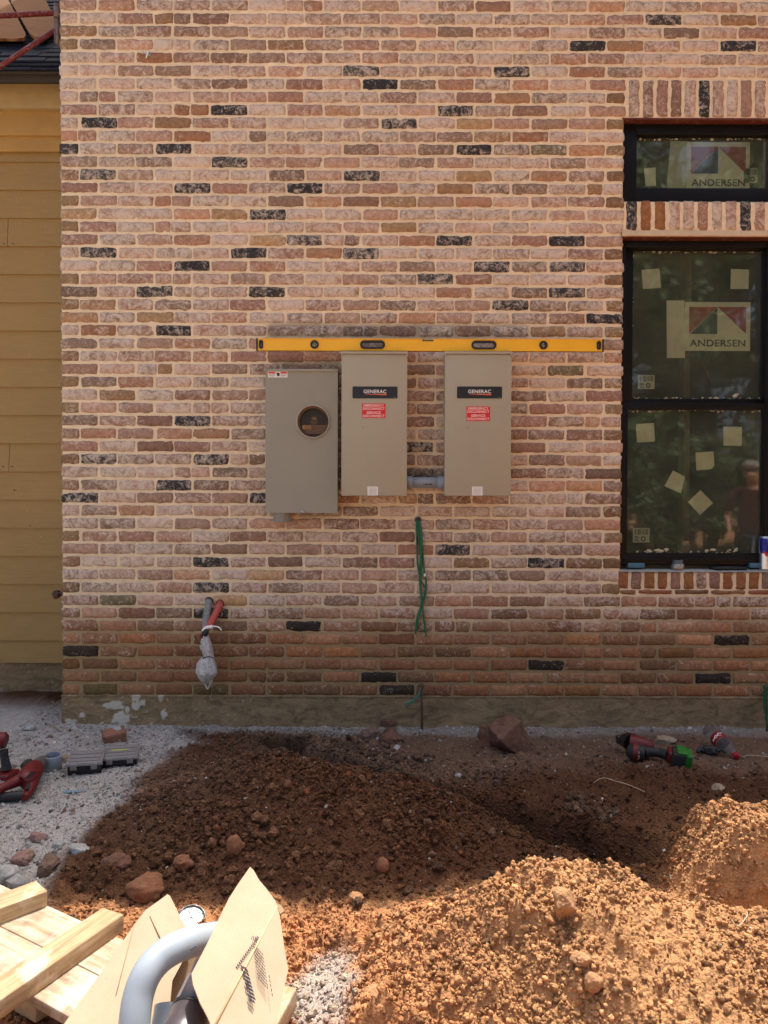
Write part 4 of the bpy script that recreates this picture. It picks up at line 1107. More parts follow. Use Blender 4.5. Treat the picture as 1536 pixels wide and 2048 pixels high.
# spirit level
M_YEL = pm('yellow_painted_aluminium', lin((0.98, 0.73, 0.13)), 0.42, var=.04, vs=8, dirt=.06, dirtc=(.3, .22, .1))
YLV = -0.135
a, c = P(513, 678, YLV), P(1207, 700, YLV); z0, z1 = P(760, 701.5, YLV).z, P(760, 677, YLV).z
a = Vector((P(512, 690, YLV).x, 0, 0)); c = Vector((P(1208, 690, YLV).x, 0, 0))
lv = thing('spirit_level', 'long yellow spirit level lying across the tops of the taupe boxes', 'spirit level', ((a.x+c.x)/2, YLV, z0))
zc = (z0+z1)/2; hx = {k: P(k, 690, YLV).x for k in (522, 629, 745, 856, 968, 1087, 1198)}
holes = [rrect(hx[745]-.060, zc-.019, hx[745]+.060, zc+.019, .0188, 6), rrect(hx[968]-.060, zc-.019, hx[968]+.060, zc+.019, .0188, 6),
         circ(hx[629], zc, .0195, 24), circ(hx[1087], zc, .0195, 24), rrect(hx[522]-.0095, zc-.0205, hx[522]+.0095, zc+.0205, .0088, 4), rrect(hx[1198]-.0095, zc-.0205, hx[1198]+.0095, zc+.0205, .0088, 4)]
notch = [(a.x+.008, z0), (c.x-.008, z0), (c.x-.008, z1), (hx[856]+.029, z1), (hx[856]+.024, z1-.012), (hx[856]-.024, z1-.012), (hx[856]-.029, z1), (a.x+.008, z1)]
mb = MB(); mb.merge(plate([notch]+holes, YLV+.004, YLV+.010), None, 0)
mb.box((a.x+.008, YLV, z0), (c.x-.008, YLV+.028, z0+.004), bev=.001); mb.box((a.x+.008, YLV, z1-.004), (hx[856]-.029, YLV+.028, z1), bev=.001); mb.box((hx[856]+.029, YLV, z1-.004), (c.x-.008, YLV+.028, z1), bev=.001)
mb.merge(plate([notch]+holes, YLV+.018, YLV+.024), None, 0)
mb.build('body', M_YEL, lv)
for x_, xe in ((a.x, a.x+.0085), (c.x-.0085, c.x)): MB().box((x_, YLV-.001, z0-.0008), (xe, YLV+.029, z1+.0008), bev=.0025).build('end_cap', M_BLK, lv)
M_VIAL = pm('vial_fluid', lin((0.62, 0.62, 0.34)), .2, var=.05); M_VW = pm('grip_rubber', lin((0.16, 0.15, 0.15)), .7, var=.1)
for k in (745, 968):
    x_ = hx[k]
    MB().merge(plate([rrect(x_-.0635, zc-.0215, x_+.0635, zc+.0215, .021, 7), rrect(x_-.054, zc-.0135, x_+.054, zc+.0135, .0132, 6)], YLV-.002, YLV+.027), None, 0).build('hand_grip', M_BLK, lv)
for k in (629, 1087):
    x_ = hx[k]; o = MB().merge(plate([circ(x_, zc, .0215, 28), circ(x_, zc, .0125, 20)], YLV-.002, YLV+.022), None, 0).build('vial_holder', M_BLK, lv)
    mb = MB(); mb.tube([(x_, YLV+.008, zc-.014), (x_, YLV+.008, zc+.014)], .0068, 14)
    for dz in (-.0035, .0035): mb.tube([(x_, YLV+.008, zc+dz-.0005), (x_, YLV+.008, zc+dz+.0005)], .0071, 14, mi=1)
    mb.build('vial', [M_VIAL, M_BLK], o)
for k in (522, 1198):
    x_ = hx[k]; o = MB().merge(plate([rrect(x_-.0105, zc-.022, x_+.0105, zc+.022, .010, 5), rrect(x_-.005, zc-.015, x_+.005, zc+.015, .0046, 4)], YLV-.001, YLV+.022), None, 0).build('vial_holder', M_BLK, lv)
    MB().tube([(x_, YLV+.012, zc-.014), (x_, YLV+.012, zc+.014)], .003, 8).build('hang_pin', M_STEEL, o)
x_ = hx[856]; o = MB().box((x_-.0285, YLV+.001, z1-.012), (x_+.0285, YLV+.026, z1-.0075), bev=.001).build('vial_holder', M_BLK, lv)
MB().box((x_-.019, YLV-.001, z1-.0085), (x_+.019, YLV+.02, z1-.001), bev=.0015).build('vial', M_VIAL, o)

# hole with green wires
M_GRNW = pm('green_wire', lin((0.11, 0.40, 0.25)), .45, var=.1, vs=50, dirt=.12, dirtc=(.25, .3, .2))
M_GRND = pm('dusty_green_wire', lin((0.30, 0.48, 0.38)), .6, var=.1, vs=50)
def pth(pts, y): return [P(a, b, yy) for (a, b), yy in zip(pts, y if isinstance(y, list) else [y]*len(pts))]
def smooth_path(pts, n=5):
    pts = [Vector(p) for p in pts]; o = []
    for i in range(len(pts)-1):
        p0, p1, p2, p3 = pts[max(i-1, 0)], pts[i], pts[i+1], pts[min(i+2, len(pts)-1)]
        for k in range(n):
            t = k/n; o.append(.5*((2*p1)+(p2-p0)*t+(2*p0-5*p1+4*p2-p3)*t*t+(3*p1-p0-3*p2+p3)*t**3))
    o.append(pts[-1]); return o
hp = P(836, 1040, -.004)
wr = thing('wire_bundle', 'long green wires hanging from the drilled hole below the boxes', 'wires', (hp.x, 0, hp.z-.6))
mb = MB(); mb.merge(plate([circ(hp.x, hp.z, .0205, 24), circ(hp.x, hp.z, .0165, 20)], -.0105, .0), None, 0)
mb.merge(plate([circ(hp.x, hp.z, .0170, 20)], -.0085, -.002), None, 1); mb.build('sleeve', [M_MORTAR if False else M_PVC2, M_BLK], wr)
W1 = [(833, 1041), (833, 1060), (834, 1090), (835, 1125), (838, 1145), (842, 1162), (851, 1177), (850, 1192), (844, 1210), (838, 1226), (833, 1245), (831, 1268)]
W2 = [(837, 1041), (841, 1062), (842, 1090), (841, 1120), (839, 1150), (841, 1180), (844, 1200), (840, 1218), (834, 1236), (831, 1268)]
W3 = [(839, 1041), (842, 1060), (844, 1085), (846, 1115), (849, 1147), (852, 1160), (851, 1180), (846, 1202), (846, 1225), (850, 1255), (852, 1274)]
W4 = [(835, 1041), (838, 1070), (841, 1100), (843, 1130), (841, 1160), (842, 1190), (843, 1215), (836, 1240), (834, 1262)]
for i, wp in enumerate((W1, W2, W3, W4)):
    y = [-.004, -.016]+[-.013-.007*((i+j) % 3)/1.5 for j in range(len(wp)-2)]
    MB().tube(smooth_path(pth(wp, y)), .0048, 10).build('wire', M_GRNW, wr)
MB().tube(pth([(834.5, 1073), (835, 1082), (836, 1090)], -.022), .0035, 8).build('tape_mark', M_BLK, wr)
MB().tube(pth([(849, 1147), (850, 1153)], -.021), .0052, 10).build('stripped_end', M_WTXT, wr)

# ground rods with green wires at the footing
M_ROD = pm('rusty_ground_rod', lin((0.38, 0.30, 0.23)), .7, .3, var=.2, vs=60)
for (rx, ry0, ry1, wires, lab) in ((843, 1363, 1470, [[(842, 1372), (838, 1390), (828, 1402), (812, 1412)], [(843, 1370), (839, 1386), (824, 1402), (809, 1408)], [(842, 1376), (834, 1394), (820, 1406), (815, 1415)]],
        'thin ground rod below the boxes with short green wire tails'),
       (1533, 1366, 1475, [[(1531, 1370), (1527, 1390), (1529, 1415), (1534, 1440), (1533, 1452)], [(1533, 1372), (1530, 1400), (1532, 1440)]], 'ground rod at the right edge with a looping green wire')):
    YR = -.045; p0, p1 = P(rx, ry0, YR), P(rx+1, ry1, YR)
    t = thing('ground_rod', lab, 'ground rod', (p0.x, YR, 0.0), 'ground rods by the footing')
    MB().tube([p0, (p0+p1)/2+Vector((.001, 0, 0)), p1-Vector((0, 0, .05))], .0058, 10).build('rod', M_ROD, t)
    mb = MB(); mb.box((p0.x-.011, YR-.014, p0.z-.034), (p0.x+.011, YR+.012, p0.z-.014), bev=.003); mb.tube([(p0.x-.018, YR, p0.z-.024), (p0.x+.002, YR, p0.z-.024)], .005, 8)
    mb.build('clamp', M_ROD, t)
    for wpt in wires: MB().tube(smooth_path(pth(wpt, YR-.01)), .0042, 8).build('wire', M_GRND if rx < 1000 else M_GRNW, t)

# two stub conduits and the wrapped cable tail
def mat_dusty(nm, c, dc, amt):
    m, n, b = nodes(nm); v = obj_vec(n); t = nz(n, 90, 6, .7, v)
    tc = n.nodes.new('ShaderNodeTexCoord'); se = n.nodes.new('ShaderNodeSeparateXYZ'); n.links.new(tc.outputs['Object'], se.inputs[0])
    f = ramp(n, t.outputs[0], [(0.45-amt*.2, 0.0), (0.62, min(1, .4+amt))])
    n.links.new(mixc(n, f, c, dc), b.inputs['Base Color']); b.inputs['Roughness'].default_value = .55; return m
M_OR = mat_dusty('dusty_orange_conduit', lin((0.80, 0.20, 0.09)), lin((0.66, 0.40, 0.36)), .5)
M_GC = mat_dusty('dusty_grey_conduit', lin((0.42, 0.44, 0.43)), lin((0.58, 0.58, 0.55)), .5)
def stub(name, lab, pts, ys, r, mat):
    t = thing(name, lab, 'conduit', P(*pts[0], 0.0)); q = smooth_path(pth(pts, ys), 6)
    MB().tube(q, r, 20).build('pipe', mat, t)
    d = (q[1]-q[0]).normalized(); p = q[0]+d*.045; bmt = MB()
    m = Matrix.Translation(P(pts[0][0], pts[0][1]+1, -.004)) @ Matrix.Rotation(math.pi/2, 4, 'X')
    bmt.lathe([(r*.9, 0.002), (r*1.12, .003), (r*1.16, .001), (r*1.16, -.006)], 24, m).build('wall_gap_seal', M_BLK, t)
    return t
stub('conduit_stub', 'dusty grey conduit stub poking out of the lower brick wall', [(418, 1201), (417, 1207), (414, 1225), (412, 1244), (411, 1256)], [.03, -.018, -.045, -.070, -.082], .0185, M_GC)
stub('conduit_stub', 'bright orange red conduit stub crossing beside the grey one', [(440, 1206), (439, 1211), (430, 1230), (421, 1247), (418, 1254)], [.03, -.018, -.050, -.080, -.088], .0188, M_OR)
M_WRAP = None
def mat_wrap():
    m, n, b = nodes('clear_white_wrap'); v = obj_vec(n, (1, 1, .35)); t = nz(n, 90, 6, .7, v, 1.5); t2 = nz(n, 30, 4, .6, v, 1)
    c = mixc(n, ramp(n, t.outputs[0], [(0.35, 0), (0.65, 1)]), lin((0.68, 0.65, 0.62)), lin((0.97, 0.95, 0.93)))
    n.links.new(c, b.inputs['Base Color']); b.inputs['Roughness'].default_value = .28; b.inputs['Alpha'].default_value = .93
    bump(n, b, math_(n, 'ADD', t.outputs[0], t2.outputs[0]), 1.0, .008); return m
M_WRAP = mat_wrap()
cb = thing('wrapped_cable_end', 'cable tail wrapped in crumpled white plastic hanging under the conduit stubs', 'cable', P(413, 1370, -.09))
def wrap(pts, rad, name, seed, yy=-.09):
    q = smooth_path(pth(pts, yy), 6); rs = np.interp(np.linspace(0, 1, len(q)), np.linspace(0, 1, len(rad)), rad)
    mb = MB(); mb.tube(q, [float(r) for r in rs], 36)
    for v in mb.bm.verts:
        ax = min(q, key=lambda p: abs(p.z-v.co.z)); dx, dy = v.co.x-ax.x, v.co.y-ax.y; an = math.atan2(dy, dx)
        f = 1+.16*float(fbm(math.cos(an)*2.2+seed, math.sin(an)*2.2, v.co.z*14, 4, 300+seed))+.10*math.sin(an*7+v.co.z*30)
        v.co.x = ax.x+dx*f; v.co.y = ax.y+dy*f
    return mb.build(name, M_WRAP, cb)
wrap([(410, 1262), (411, 1272), (412, 1290), (414, 1300), (417, 1312)], [.012, .016, .030, .030, .024], 'plastic_wrap', 1)
wrap([(417, 1309), (416, 1316), (414, 1330), (414, 1345), (414, 1358), (416, 1366)], [.022, .030, .047, .052, .034, .006], 'plastic_wrap', 2)
wrap([(405, 1348), (408, 1358), (412, 1372), (415, 1379)], [.010, .010, .005, .002], 'loose_tail', 3); wrap([(424, 1352), (422, 1362), (419, 1372), (415, 1379)], [.010, .009, .005, .002], 'loose_tail', 4)
MB().tube(smooth_path(pth([(405, 1317), (412, 1314), (420, 1313.5), (428, 1316)], -.116), 5), .0025, 8).build('cable_tie', M_BLK, cb)
MB().tube(smooth_path(pth([(406, 1316), (403, 1306), (402, 1300)], -.112), 4), .0016, 6).build('cable_tie', M_BLK, cb)
MB().tube(smooth_path(pth([(404, 1291), (397, 1284), (391, 1275), (390, 1271)], -.108), 4), .0018, 6).build('cable_tie', M_BLK, cb)
q = P(411, 1265, -.112); mb = MB(); mb.blob(q, (.018, .013, .022), 4, 2, .15); mb.build('black_tape', M_BLK, cb)
q = P(403, 1272, -.10); MB().blob(q, (.009, .009, .013), 5, 2, .15).build('red_tape', pm('dark_red_tape', lin((.45, .1, .08)), .5), cb)
mb = MB(); mb.tube(smooth_path(pth([(406, 1262), (411, 1256), (420, 1254), (425, 1253)], -.110), 5), .0085, 12)
mb.tube(smooth_path(pth([(423, 1253), (431, 1253), (438, 1255), (443, 1261)], -.113), 5), [.005]*8+[.004]*8 if False else .0034, 8, flat=1)
mb.build('white_rope_tie', M_WTXT, cb)

# small metal hook high on the wall, and the hose bib at the corner
hk = thing('wall_hook', 'small bent metal wire clip high on the upper left brickwork', 'hook', P(296, 110, 0))
M_PATCH = pm('grey_patch', lin((0.55, 0.52, 0.47)), .9)
p = P(297, 110, -.004); MB().lathe([(0, .008), (.010, .006), (.016, 0)], 14, Matrix.Translation(p) @ Matrix.Rotation(math.pi/2, 4, 'X')).build('anchor', M_PATCH, hk)
MB().tube(pth([(292, 116), (297, 102)], -.018), .0035, 8).build('pin', M_WTXT, hk)
MB().tube(smooth_path(pth([(285, 103), (293, 108), (300, 111), (301, 106)], -.018), 4), .0026, 8).build('pin', M_STEEL, hk)
M_BRASS = pm('old_brass', lin((0.40, 0.30, 0.24)), .45, .6, var=.3, vs=80)
fc = P(117, 1188, .10); fx = thing('hose_bib', 'old brass hose bib sticking out of the wall corner at left', 'tap', fc)
mb = MB(); mb.tube([fc+Vector((.06, 0, 0)), fc+Vector((.01, 0, 0)), fc+Vector((-.006, 0, 0))], .012, 16); mb.build('pipe', M_BRASS, fx)
mb = MB(); mb.tube([fc+Vector((.004, 0, 0)), fc+Vector((-.010, 0, 0)), fc+Vector((-.016, 0, -.002))], [.021, .022, .015], 8, smooth=False); mb.tube([fc+Vector((-.004, -.004, -.006)), fc+Vector((-.004, -.028, -.016))], [.014, .012], 12); mb.build('valve', M_BRASS, fx)
mb = MB(); mb.lathe([(0, .006), (.006, .006), (.018, .003), (.020, 0), (.018, -.003), (0, -.003)], 8, Matrix.Translation(fc+Vector((-.004, -.030, .006))) @ Matrix.Rotation(math.radians(80), 4, 'X'), smooth=False); mb.build('handle', pm('brown_handle', lin((.30, .20, .17)), .6), fx)

# things left on the sill
zs = zt_+.004
p = P(1355, 1141, .035); sx = thing('pipe_fitting', 'short grey steel pipe fitting standing on the window sill', 'fitting', (p.x, .035, zs))
m_ = Matrix.Translation((p.x, .035, zs))
MB().lathe([(0, .0), (.031, 0), (.034, .003), (.034, .030), (.031, .033), (.0, .033)], 24, m_).build('collar', pm('machined_steel', (.36, .34, .31), .35, .7, var=.1, vs=100), sx)
MB().lathe([(.028, .033), (.0275, .052), (.024, .054), (.020, .052), (.0, .050)], 24, m_).build('sleeve', pm('cast_grey', (.12, .125, .12), .5, .4), sx)
p0, p1 = P(1419, 1139, .03), P(1491, 1140, .03)
tr_ = thing('black_pouch', 'flat black rubber pad lying on the window sill', 'pad', ((p0.x+p1.x)/2, .03, zs))
mb = MB(); mb.prism([(p0.x, .052), (p0.x+.02, .012), (p0.x+.035, .006), (p1.x, .010), (p1.x+.002, .03), (p1.x-.03, .050), (p0.x+.06, .058)], zs, zs+.016, bev=.004)
mb.prism([(p0.x+.03, .048), (p0.x+.045, .018), (p1.x-.03, .020), (p1.x-.04, .044)], zs+.014, zs+.019, bev=.002); mb.build('pad_body', pm('black_rubber', (.012, .014, .016), .6, var=.2, vs=60), tr_)
MB().tube([(p0.x+.045, .004, zs+.010), (p1.x-.012, .008, zs+.010)], .0022, 6).build('seam', M_BLK, tr_)
# drink can
M_CANS = pm('can_silver', (.62, .64, .68), .25, .85, var=.05); M_CANB = pm('can_blue', lin((.10, .13, .52)), .28, .5, var=.08); M_CANR = pm('can_red', lin((.80, .10, .12)), .35, .1); M_CANY = pm('can_gold', lin((.98, .74, .25)), .35, .1)
p = P(1531, 1135, .004); R_ = .0315; cn = thing('drink_can', 'slim blue and silver drink can standing at the right end of the sill', 'can', (p.x+R_-.018, .032, zs))
hc = P(1530, 1073, .03).z-zs; cxx = p.x+R_-.018
def cangeo():
    V, Fc, mi = [], [], []
    na, nh = 96, 80
    for j in range(nh+1):
        h = j/nh; r = R_*(1-.13*(1-sstep(0, .035, h))-.15*sstep(.93, .985, h))
        for i in range(na):
            t = 2*math.pi*i/na; V.append((cxx+r*math.sin(t), .032-r*math.cos(t), zs+h*hc))
    for j in range(nh):
        for i in range(na):
            Fc.append((j*na+i, j*na+(i+1) % na, (j+1)*na+(i+1) % na, (j+1)*na+i))
            u = (((i+.5)/na*360)+180) % 360-180; h = (j+.5)/nh      # u: degrees round from the camera side
            m = 0
            if .06 < h < .95:
                # four slanted panels, blue and silver, with a gold disc and two red shapes at the middle
                s = u+8+(h-.5)*38
                m = 1 if ((s > -75 and s < 15) == (h > .5)) else 0
                if h < .5 and (s <= -75 or s > 60): m = 0
                if h > .5 and s >= 15: m = 0
                if ((u-14)/15)**2+((h-.5)/.085)**2 < 1: m = 3
                for cx0 in (-22, 50):
                    d = ((u-cx0)/26)**2+((h-.5-.04*math.sin(u/9.0))/.055)**2
                    if d < 1: m = 2
                if abs(h-.5) < .012 and -70 < u < 100 and m == 1: m = 2
            mi.append(m)
    return V, Fc, mi
V_, F_, mi_ = cangeo(); link('can_body', mesh_np('can_body', V_, F_, None, True, mi_), [M_CANS, M_CANB, M_CANR, M_CANY], cn)
MB().lathe([(0, hc-.004), (.023, hc-.004), (.0245, hc+.0015), (.0262, hc+.001), (.0266, hc-.002)], 40, Matrix.Translation((cxx, .032, zs))).build('lid', M_CANS, cn)

# scaffold frame at the upper left
M_SCAF = pm('rusty_red_scaffold', lin((0.42, 0.13, 0.13)), .6, .1, var=.25, vs=50, dirt=.35, dirtc=lin((.62, .48, .46)), ds=60, bmp=.4)
M_SCG = pm('scaffold_worn_grey', lin((0.46, 0.40, 0.38)), .6, .3, var=.25, vs=60, dirt=.3, dirtc=lin((.35, .16, .16)), ds=50, bmp=.4)
YS = .02
sf = thing('scaffold_frame', 'rusty dark red scaffold frame end hanging at the upper left corner', 'scaffold', P(113, 88, YS))
lo = P(-420, 60, YS)
post = [P(114, 11, YS), P(114, 36, YS)]
MB().tube(post, .0165, 18).build('upright', M_SCG, sf)
MB().tube([P(114, 36, YS), P(114, 46, YS), P(115, 72, YS), P(116, 88, YS)], [.011, .0105, .0105, .010], 14).build('coupling_pin', M_SCG, sf)
MB().lathe([(0, .003), (.018, .003), (.0195, 0), (.018, -.003), (0, -.003)], 18, Matrix.Translation(P(114, 11, YS))).build('end_ring', M_SCG, sf)
MB().tube([P(108, 55, YS), P(110, 70, YS-.01), P(110, 84, YS), P(117, 88, YS)], .004, 8).build('lock_wire', M_SCG, sf)
MB().tube([P(112, 26, YS), P(-420, 52, YS)], .0135, 16).build('ledger', M_SCAF, sf)
MB().tube([P(108, 62, YS), P(0, 133, YS), P(-160, 238, YS)], .0125, 16).build('brace', M_SCAF, sf)
MB().tube([P(112, 54, YS), P(103, 62, YS)], .006, 10).build('brace_lug', M_SCG, sf)
for k in (-300,): MB().tube([P(k, -60, YS), P(k, 420, YS)], .021, 16).build('upright', M_SCAF, sf)

# sheathing planks lying on the slates
def mat_plank(nm, c0, c1, sc=(1, 1, 1), grain=9.0):
    m, n, b = nodes(nm); v = obj_vec(n, sc)
    wv = n.nodes.new('ShaderNodeTexWave'); wv.wave_type = 'BANDS'; wv.bands_direction = 'Y'; wv.inputs['Scale'].default_value = grain; wv.inputs['Distortion'].default_value = 5.5
    wv.inputs['Detail'].default_value = 3; wv.inputs['Detail Scale'].default_value = 1.1; n.links.new(v, wv.inputs['Vector'])
    t = nz(n, 5, 6, .6, v)
    f = math_(n, 'ADD', math_(n, 'MULTIPLY', wv.outputs['Fac'], .6), math_(n, 'MULTIPLY', t.outputs[0], .5))
    c = mixc(n, ramp(n, f, [(0.3, 0.0), (0.85, 1.0)]), c0, c1)
    n.links.new(c, b.inputs['Base Color']); b.inputs['Roughness'].default_value = .85; b.inputs['Specular IOR Level'].default_value = .15; bump(n, b, f, .3, .002); return m
M_PLY = mat_plank('warm_plywood', lin((0.42, 0.27, 0.155)), lin((0.60, 0.42, 0.26)), (1, 1, 1), 14)
rfm = Matrix.Translation((0, EY-.03, zE)) @ Matrix.Rotation(ang, 4, 'X')
inv = rfm.inverted()
def on_roof(px, py, h=.105):
    d = inv.to_3x3() @ ray(px, py); o_ = inv @ CAM; t = (h-o_.z)/d.z; return o_+d*t
for i, (poly, lab) in enumerate(((((-160, -30), (0, -30), (18, 0), (50, 62), (46, 69), (30, 71), (-160, 66)), 'plywood sheathing board lying on the slates at the far left'),
                                 (((24, -30), (21, 0), (58, 62), (68, 70), (84, 68), (108, 50), (107, 32), (88, -10), (76, -30)), 'plywood sheathing board with open grain beside the wall corner'))):
    pts = [on_roof(a, b_) for a, b_ in poly]; cx_ = sum((p for p in pts), Vector())/len(pts)
    t = thing('plywood_sheet', lab, 'board', rfm @ cx_, 'plywood boards on the slates')
    pl = [(p.x-cx_.x, p.y-cx_.y) for p in pts]
    o = MB().prism(pl, .0-.03, .014-.03+.004*i).build('board', M_PLY, None)
    o.parent = t; o.matrix_parent_inverse = Matrix.Identity(4); o.location = (0, 0, 0); o.rotation_euler = (ang, 0, 0)
    sb = MB().prism([(p[0]*.85, p[1]*.8) for p in pl], -.045, -.031).build('batten', M_SHEATH, None); sb.parent = t; sb.rotation_euler = (ang, 0, 0)
# ------------------------------------------------------------ things lying on the ground near the wall
def gz(x, y): return float(H(np.array([x]), np.array([y]))[0])
def spot(px, py):
    """ground point seen at a photo pixel (iterated on the terrain)"""
    z = 0.0
    for _ in range(12):
        v = G(px, py, z); z = 0.5*z+0.5*float(H(np.array([v.x]), np.array([v.y]), False)[0])
    v = G(px, py, z); return Vector((v.x, v.y, gz(v.x, v.y)))
def loc_thing(name, lab, cat, px, py, group=None, dz=0.0):
    p = spot(px, py); p.z += dz
    return thing(name, lab, cat, p, group), p
def rockmat(nm, c, sp=None):
    m, n, b = nodes(nm); v = obj_vec(n); t = nz(n, 28, 6, .7, v); t2 = nz(n, 140, 4, .7, v)
    k = mixc(n, ramp(n, t.outputs[0], [(0.3, 0.0), (0.7, 1.0)]), tuple(x*.65 for x in c), tuple(min(1, x*1.3) for x in c))
    if sp: k = mixc(n, ramp(n, t2.outputs[0], [(0.58, 0.0), (0.66, .8)]), k, sp)
    n.links.new(k, b.inputs['Base Color']); b.inputs['Roughness'].default_value = .95
    bump(n, b, math_(n, 'ADD', t.outputs[0], t2.outputs[0]), .9, .005); return m
R_CLAY = rockmat('hard_clay', (.17, .082, .05), (.10, .05, .03)); R_CLAYO = rockmat('orange_clay', (.26, .115, .055)); R_OCHRE = rockmat('ochre_clay', (.45, .235, .108))
R_WHITE = rockmat('pale_cement', (.42, .41, .38)); R_PINK = rockmat('pink_sandstone', (.32, .19, .15)); R_BROWN = rockmat('brown_rubble', (.19, .12, .085)); R_BEIGE = rockmat('beige_limestone', (.36, .27, .18))
def rock(px, py, w_px, h_px, lab, mat, seed, name='rock', cat='rock', group=None, amp=.3, flat=1.0, ang=False, sub=3, dz=.0, rz=0):
    p = spot(px, py+h_px*.35); dist = (p-CAM).length; s = dist/F
    rx = w_px*s/2; rz_ = h_px*s/2*.9
    p.z += rz_*.55+dz
    mb = MB(); t = bmesh.new()
    if ang:      # broken block: hull of a few corners, then roughened
        rr_ = random.Random(seed*7+1)
        for i in range(15):
            a = rr_.uniform(0, 6.283); c_ = rr_.uniform(-1, 1); q = math.sqrt(max(0, 1-c_*c_)); t.verts.new((q*math.cos(a)*1.1, q*math.sin(a)*1.1, c_*1.1))
        bmesh.ops.convex_hull(t, input=t.verts[:]); bmesh.ops.delete(t, geom=[v for v in t.verts if not v.link_faces], context='VERTS')
        for _ in range(4): bmesh.ops.subdivide_edges(t, edges=t.edges[:], cuts=1, use_grid_fill=True); bmesh.ops.triangulate(t, faces=t.faces[:])
        bmesh.ops.smooth_vert(t, verts=t.verts[:], factor=.5, use_axis_x=True, use_axis_y=True, use_axis_z=True)
    else: bmesh.ops.create_icosphere(t, subdivisions=sub+1, radius=1)
    co = np.array([v.co[:] for v in t.verts])
    if ang: amp = amp*.35
    d = 1+amp*1.5*fbm(co[:, 0]*1.3+seed*3.3, co[:, 1]*1.3, co[:, 2]*1.3, 3, seed)+amp*.75*np.abs(fbm(co[:, 0]*3.2, co[:, 1]*3.2, co[:, 2]*3.2, 2, seed+5))+amp*.45*fbm(co[:, 0]*9, co[:, 1]*9, co[:, 2]*9, 3, seed+9)
    for v, q in zip(t.verts, co*d[:, None]): v.co = Vector((q[0]*rx, q[1]*min(rx, rz_*1.4)*flat, q[2]*rz_))
    mb.merge(t, Matrix.Translation(p) @ Matrix.Rotation(math.radians(rz), 4, 'Y'), 0, True)
    me = bpy.data.meshes.new(name); mb.bm.transform(Matrix.Translation(-p)); mb.bm.to_mesh(me); mb.bm.free()
    o = link(name, me, mat); o.location = p; return tag(o, lab, cat, group)
rock(1024, 1477, 92, 80, 'largest broken clay chunk leaning by the footing, right of the ground rod', R_CLAY, 1, 'clay_chunk', 'clay chunk', amp=.42, ang=True, rz=30)
rock(975, 1472, 48, 58, 'smaller clay chunk tucked against the left of the largest one', R_CLAY, 2, 'clay_chunk', 'clay chunk', amp=.42, ang=True, rz=-10)
for i, (a, b_, w_, h_, lab) in enumerate(((776, 1448, 30, 20, 'topmost dark clod in the small heap left of the ground rod'), (780, 1462, 24, 18, 'middle clod in the small heap left of the ground rod'),
        (742, 1468, 36, 26, 'grey brown clod at the left of the small heap by the ground rod'), (783, 1478, 40, 24, 'lowest broad clod of the small heap by the ground rod'))):
    rock(a, b_, w_, h_, lab, R_CLAY if i != 2 else R_BROWN, 10+i, 'soil_clod', 'clod', 'clods heaped left of the ground rod')
rock(292, 1778, 62, 46, 'biggest rounded clod at the lower left foot of the dark heap', R_CLAYO, 20, 'soil_clod', 'clod', amp=.18)
rock(468, 1697, 26, 44, 'upright orange clod on the dark heap above the cardboard', R_CLAYO, 21, 'soil_clod', 'clod', amp=.15)
rock(366, 1731, 32, 26, 'orange brown clod midway up the left of the dark heap', R_CLAYO, 22, 'soil_clod', 'clod')
rock(766, 1735, 22, 34, 'reddish oval clod low on the right half of the dark heap', R_CLAYO, 23, 'soil_clod', 'clod', amp=.15)
rock(232, 1748, 44, 30, 'brown clod left of the biggest rounded clod', R_CLAY, 24, 'soil_clod', 'clod')
rock(710, 1805, 26, 20, 'orange clod on the shadow edge right of the cardboard', R_OCHRE, 25, 'soil_clod', 'clod')
rock(1128, 1826, 46, 58, 'large dry clod casting a dark pocket on the sunlit pile', R_OCHRE, 26, 'soil_clod', 'clod', ang=True, dz=.01)
rock(1165, 1748, 40, 34, 'crumbly clod on the crest of the sunlit pile', R_OCHRE, 27, 'soil_clod', 'clod', amp=.45)
rock(1186, 1985, 28, 30, 'dry clod low on the sunlit pile near the frame bottom', R_OCHRE, 28, 'soil_clod', 'clod')
rock(745, 1990, 36, 34, 'dry orange clod at the left foot of the sunlit pile', R_OCHRE, 29, 'soil_clod', 'clod')
rock(1163, 1952, 30, 22, 'pale rounded clod lower middle of the sunlit pile', R_OCHRE, 30, 'soil_clod', 'clod')
rock(157, 1699, 40, 24, 'pale grey cement lump lying alone on the brown soil at left', R_WHITE, 40, ang=True)
rock(44, 1716, 34, 24, 'pink flat stone among grey rubble at the far left', R_PINK, 41)
rock(92, 1732, 44, 38, 'brown blocky stone above the lumber at left', R_BROWN, 42, ang=True)
rock(78, 1672, 30, 24, 'pinkish slab of stone in the pale rubble, left of the brown soil', R_PINK, 43, ang=True)
rock(118, 1687, 20, 14, 'small pale stone just left of the lone cement lump', R_WHITE, 44)
rock(14, 1752, 40, 30, 'grey rubble lump at the left edge above the boards', R_WHITE, 45)
rock(36, 1765, 36, 26, 'grey cement lump touching the top of the upper board', R_WHITE, 46, ang=True)
rock(1326, 1481, 44, 18, 'flat beige stone behind the red power tool', R_BEIGE, 47, ang=True)
rock(1360, 1479, 14, 10, 'small dark red pebble right of the flat beige stone', R_CLAY, 48)
rock(1436, 1578, 22, 22, 'pale broken shard standing in the soil above the sunlit mound', R_BEIGE, 49, ang=True)
rock(958, 1464, 14, 13, 'white pebble by the footing left of the clay chunks', R_WHITE, 50)
rock(795, 1497, 16, 12, 'white chip on the dark soil below the small clod heap', R_WHITE, 51, ang=True)
rock(917, 1552, 12, 9, 'small bright white pebble beyond the trench', R_WHITE, 52)
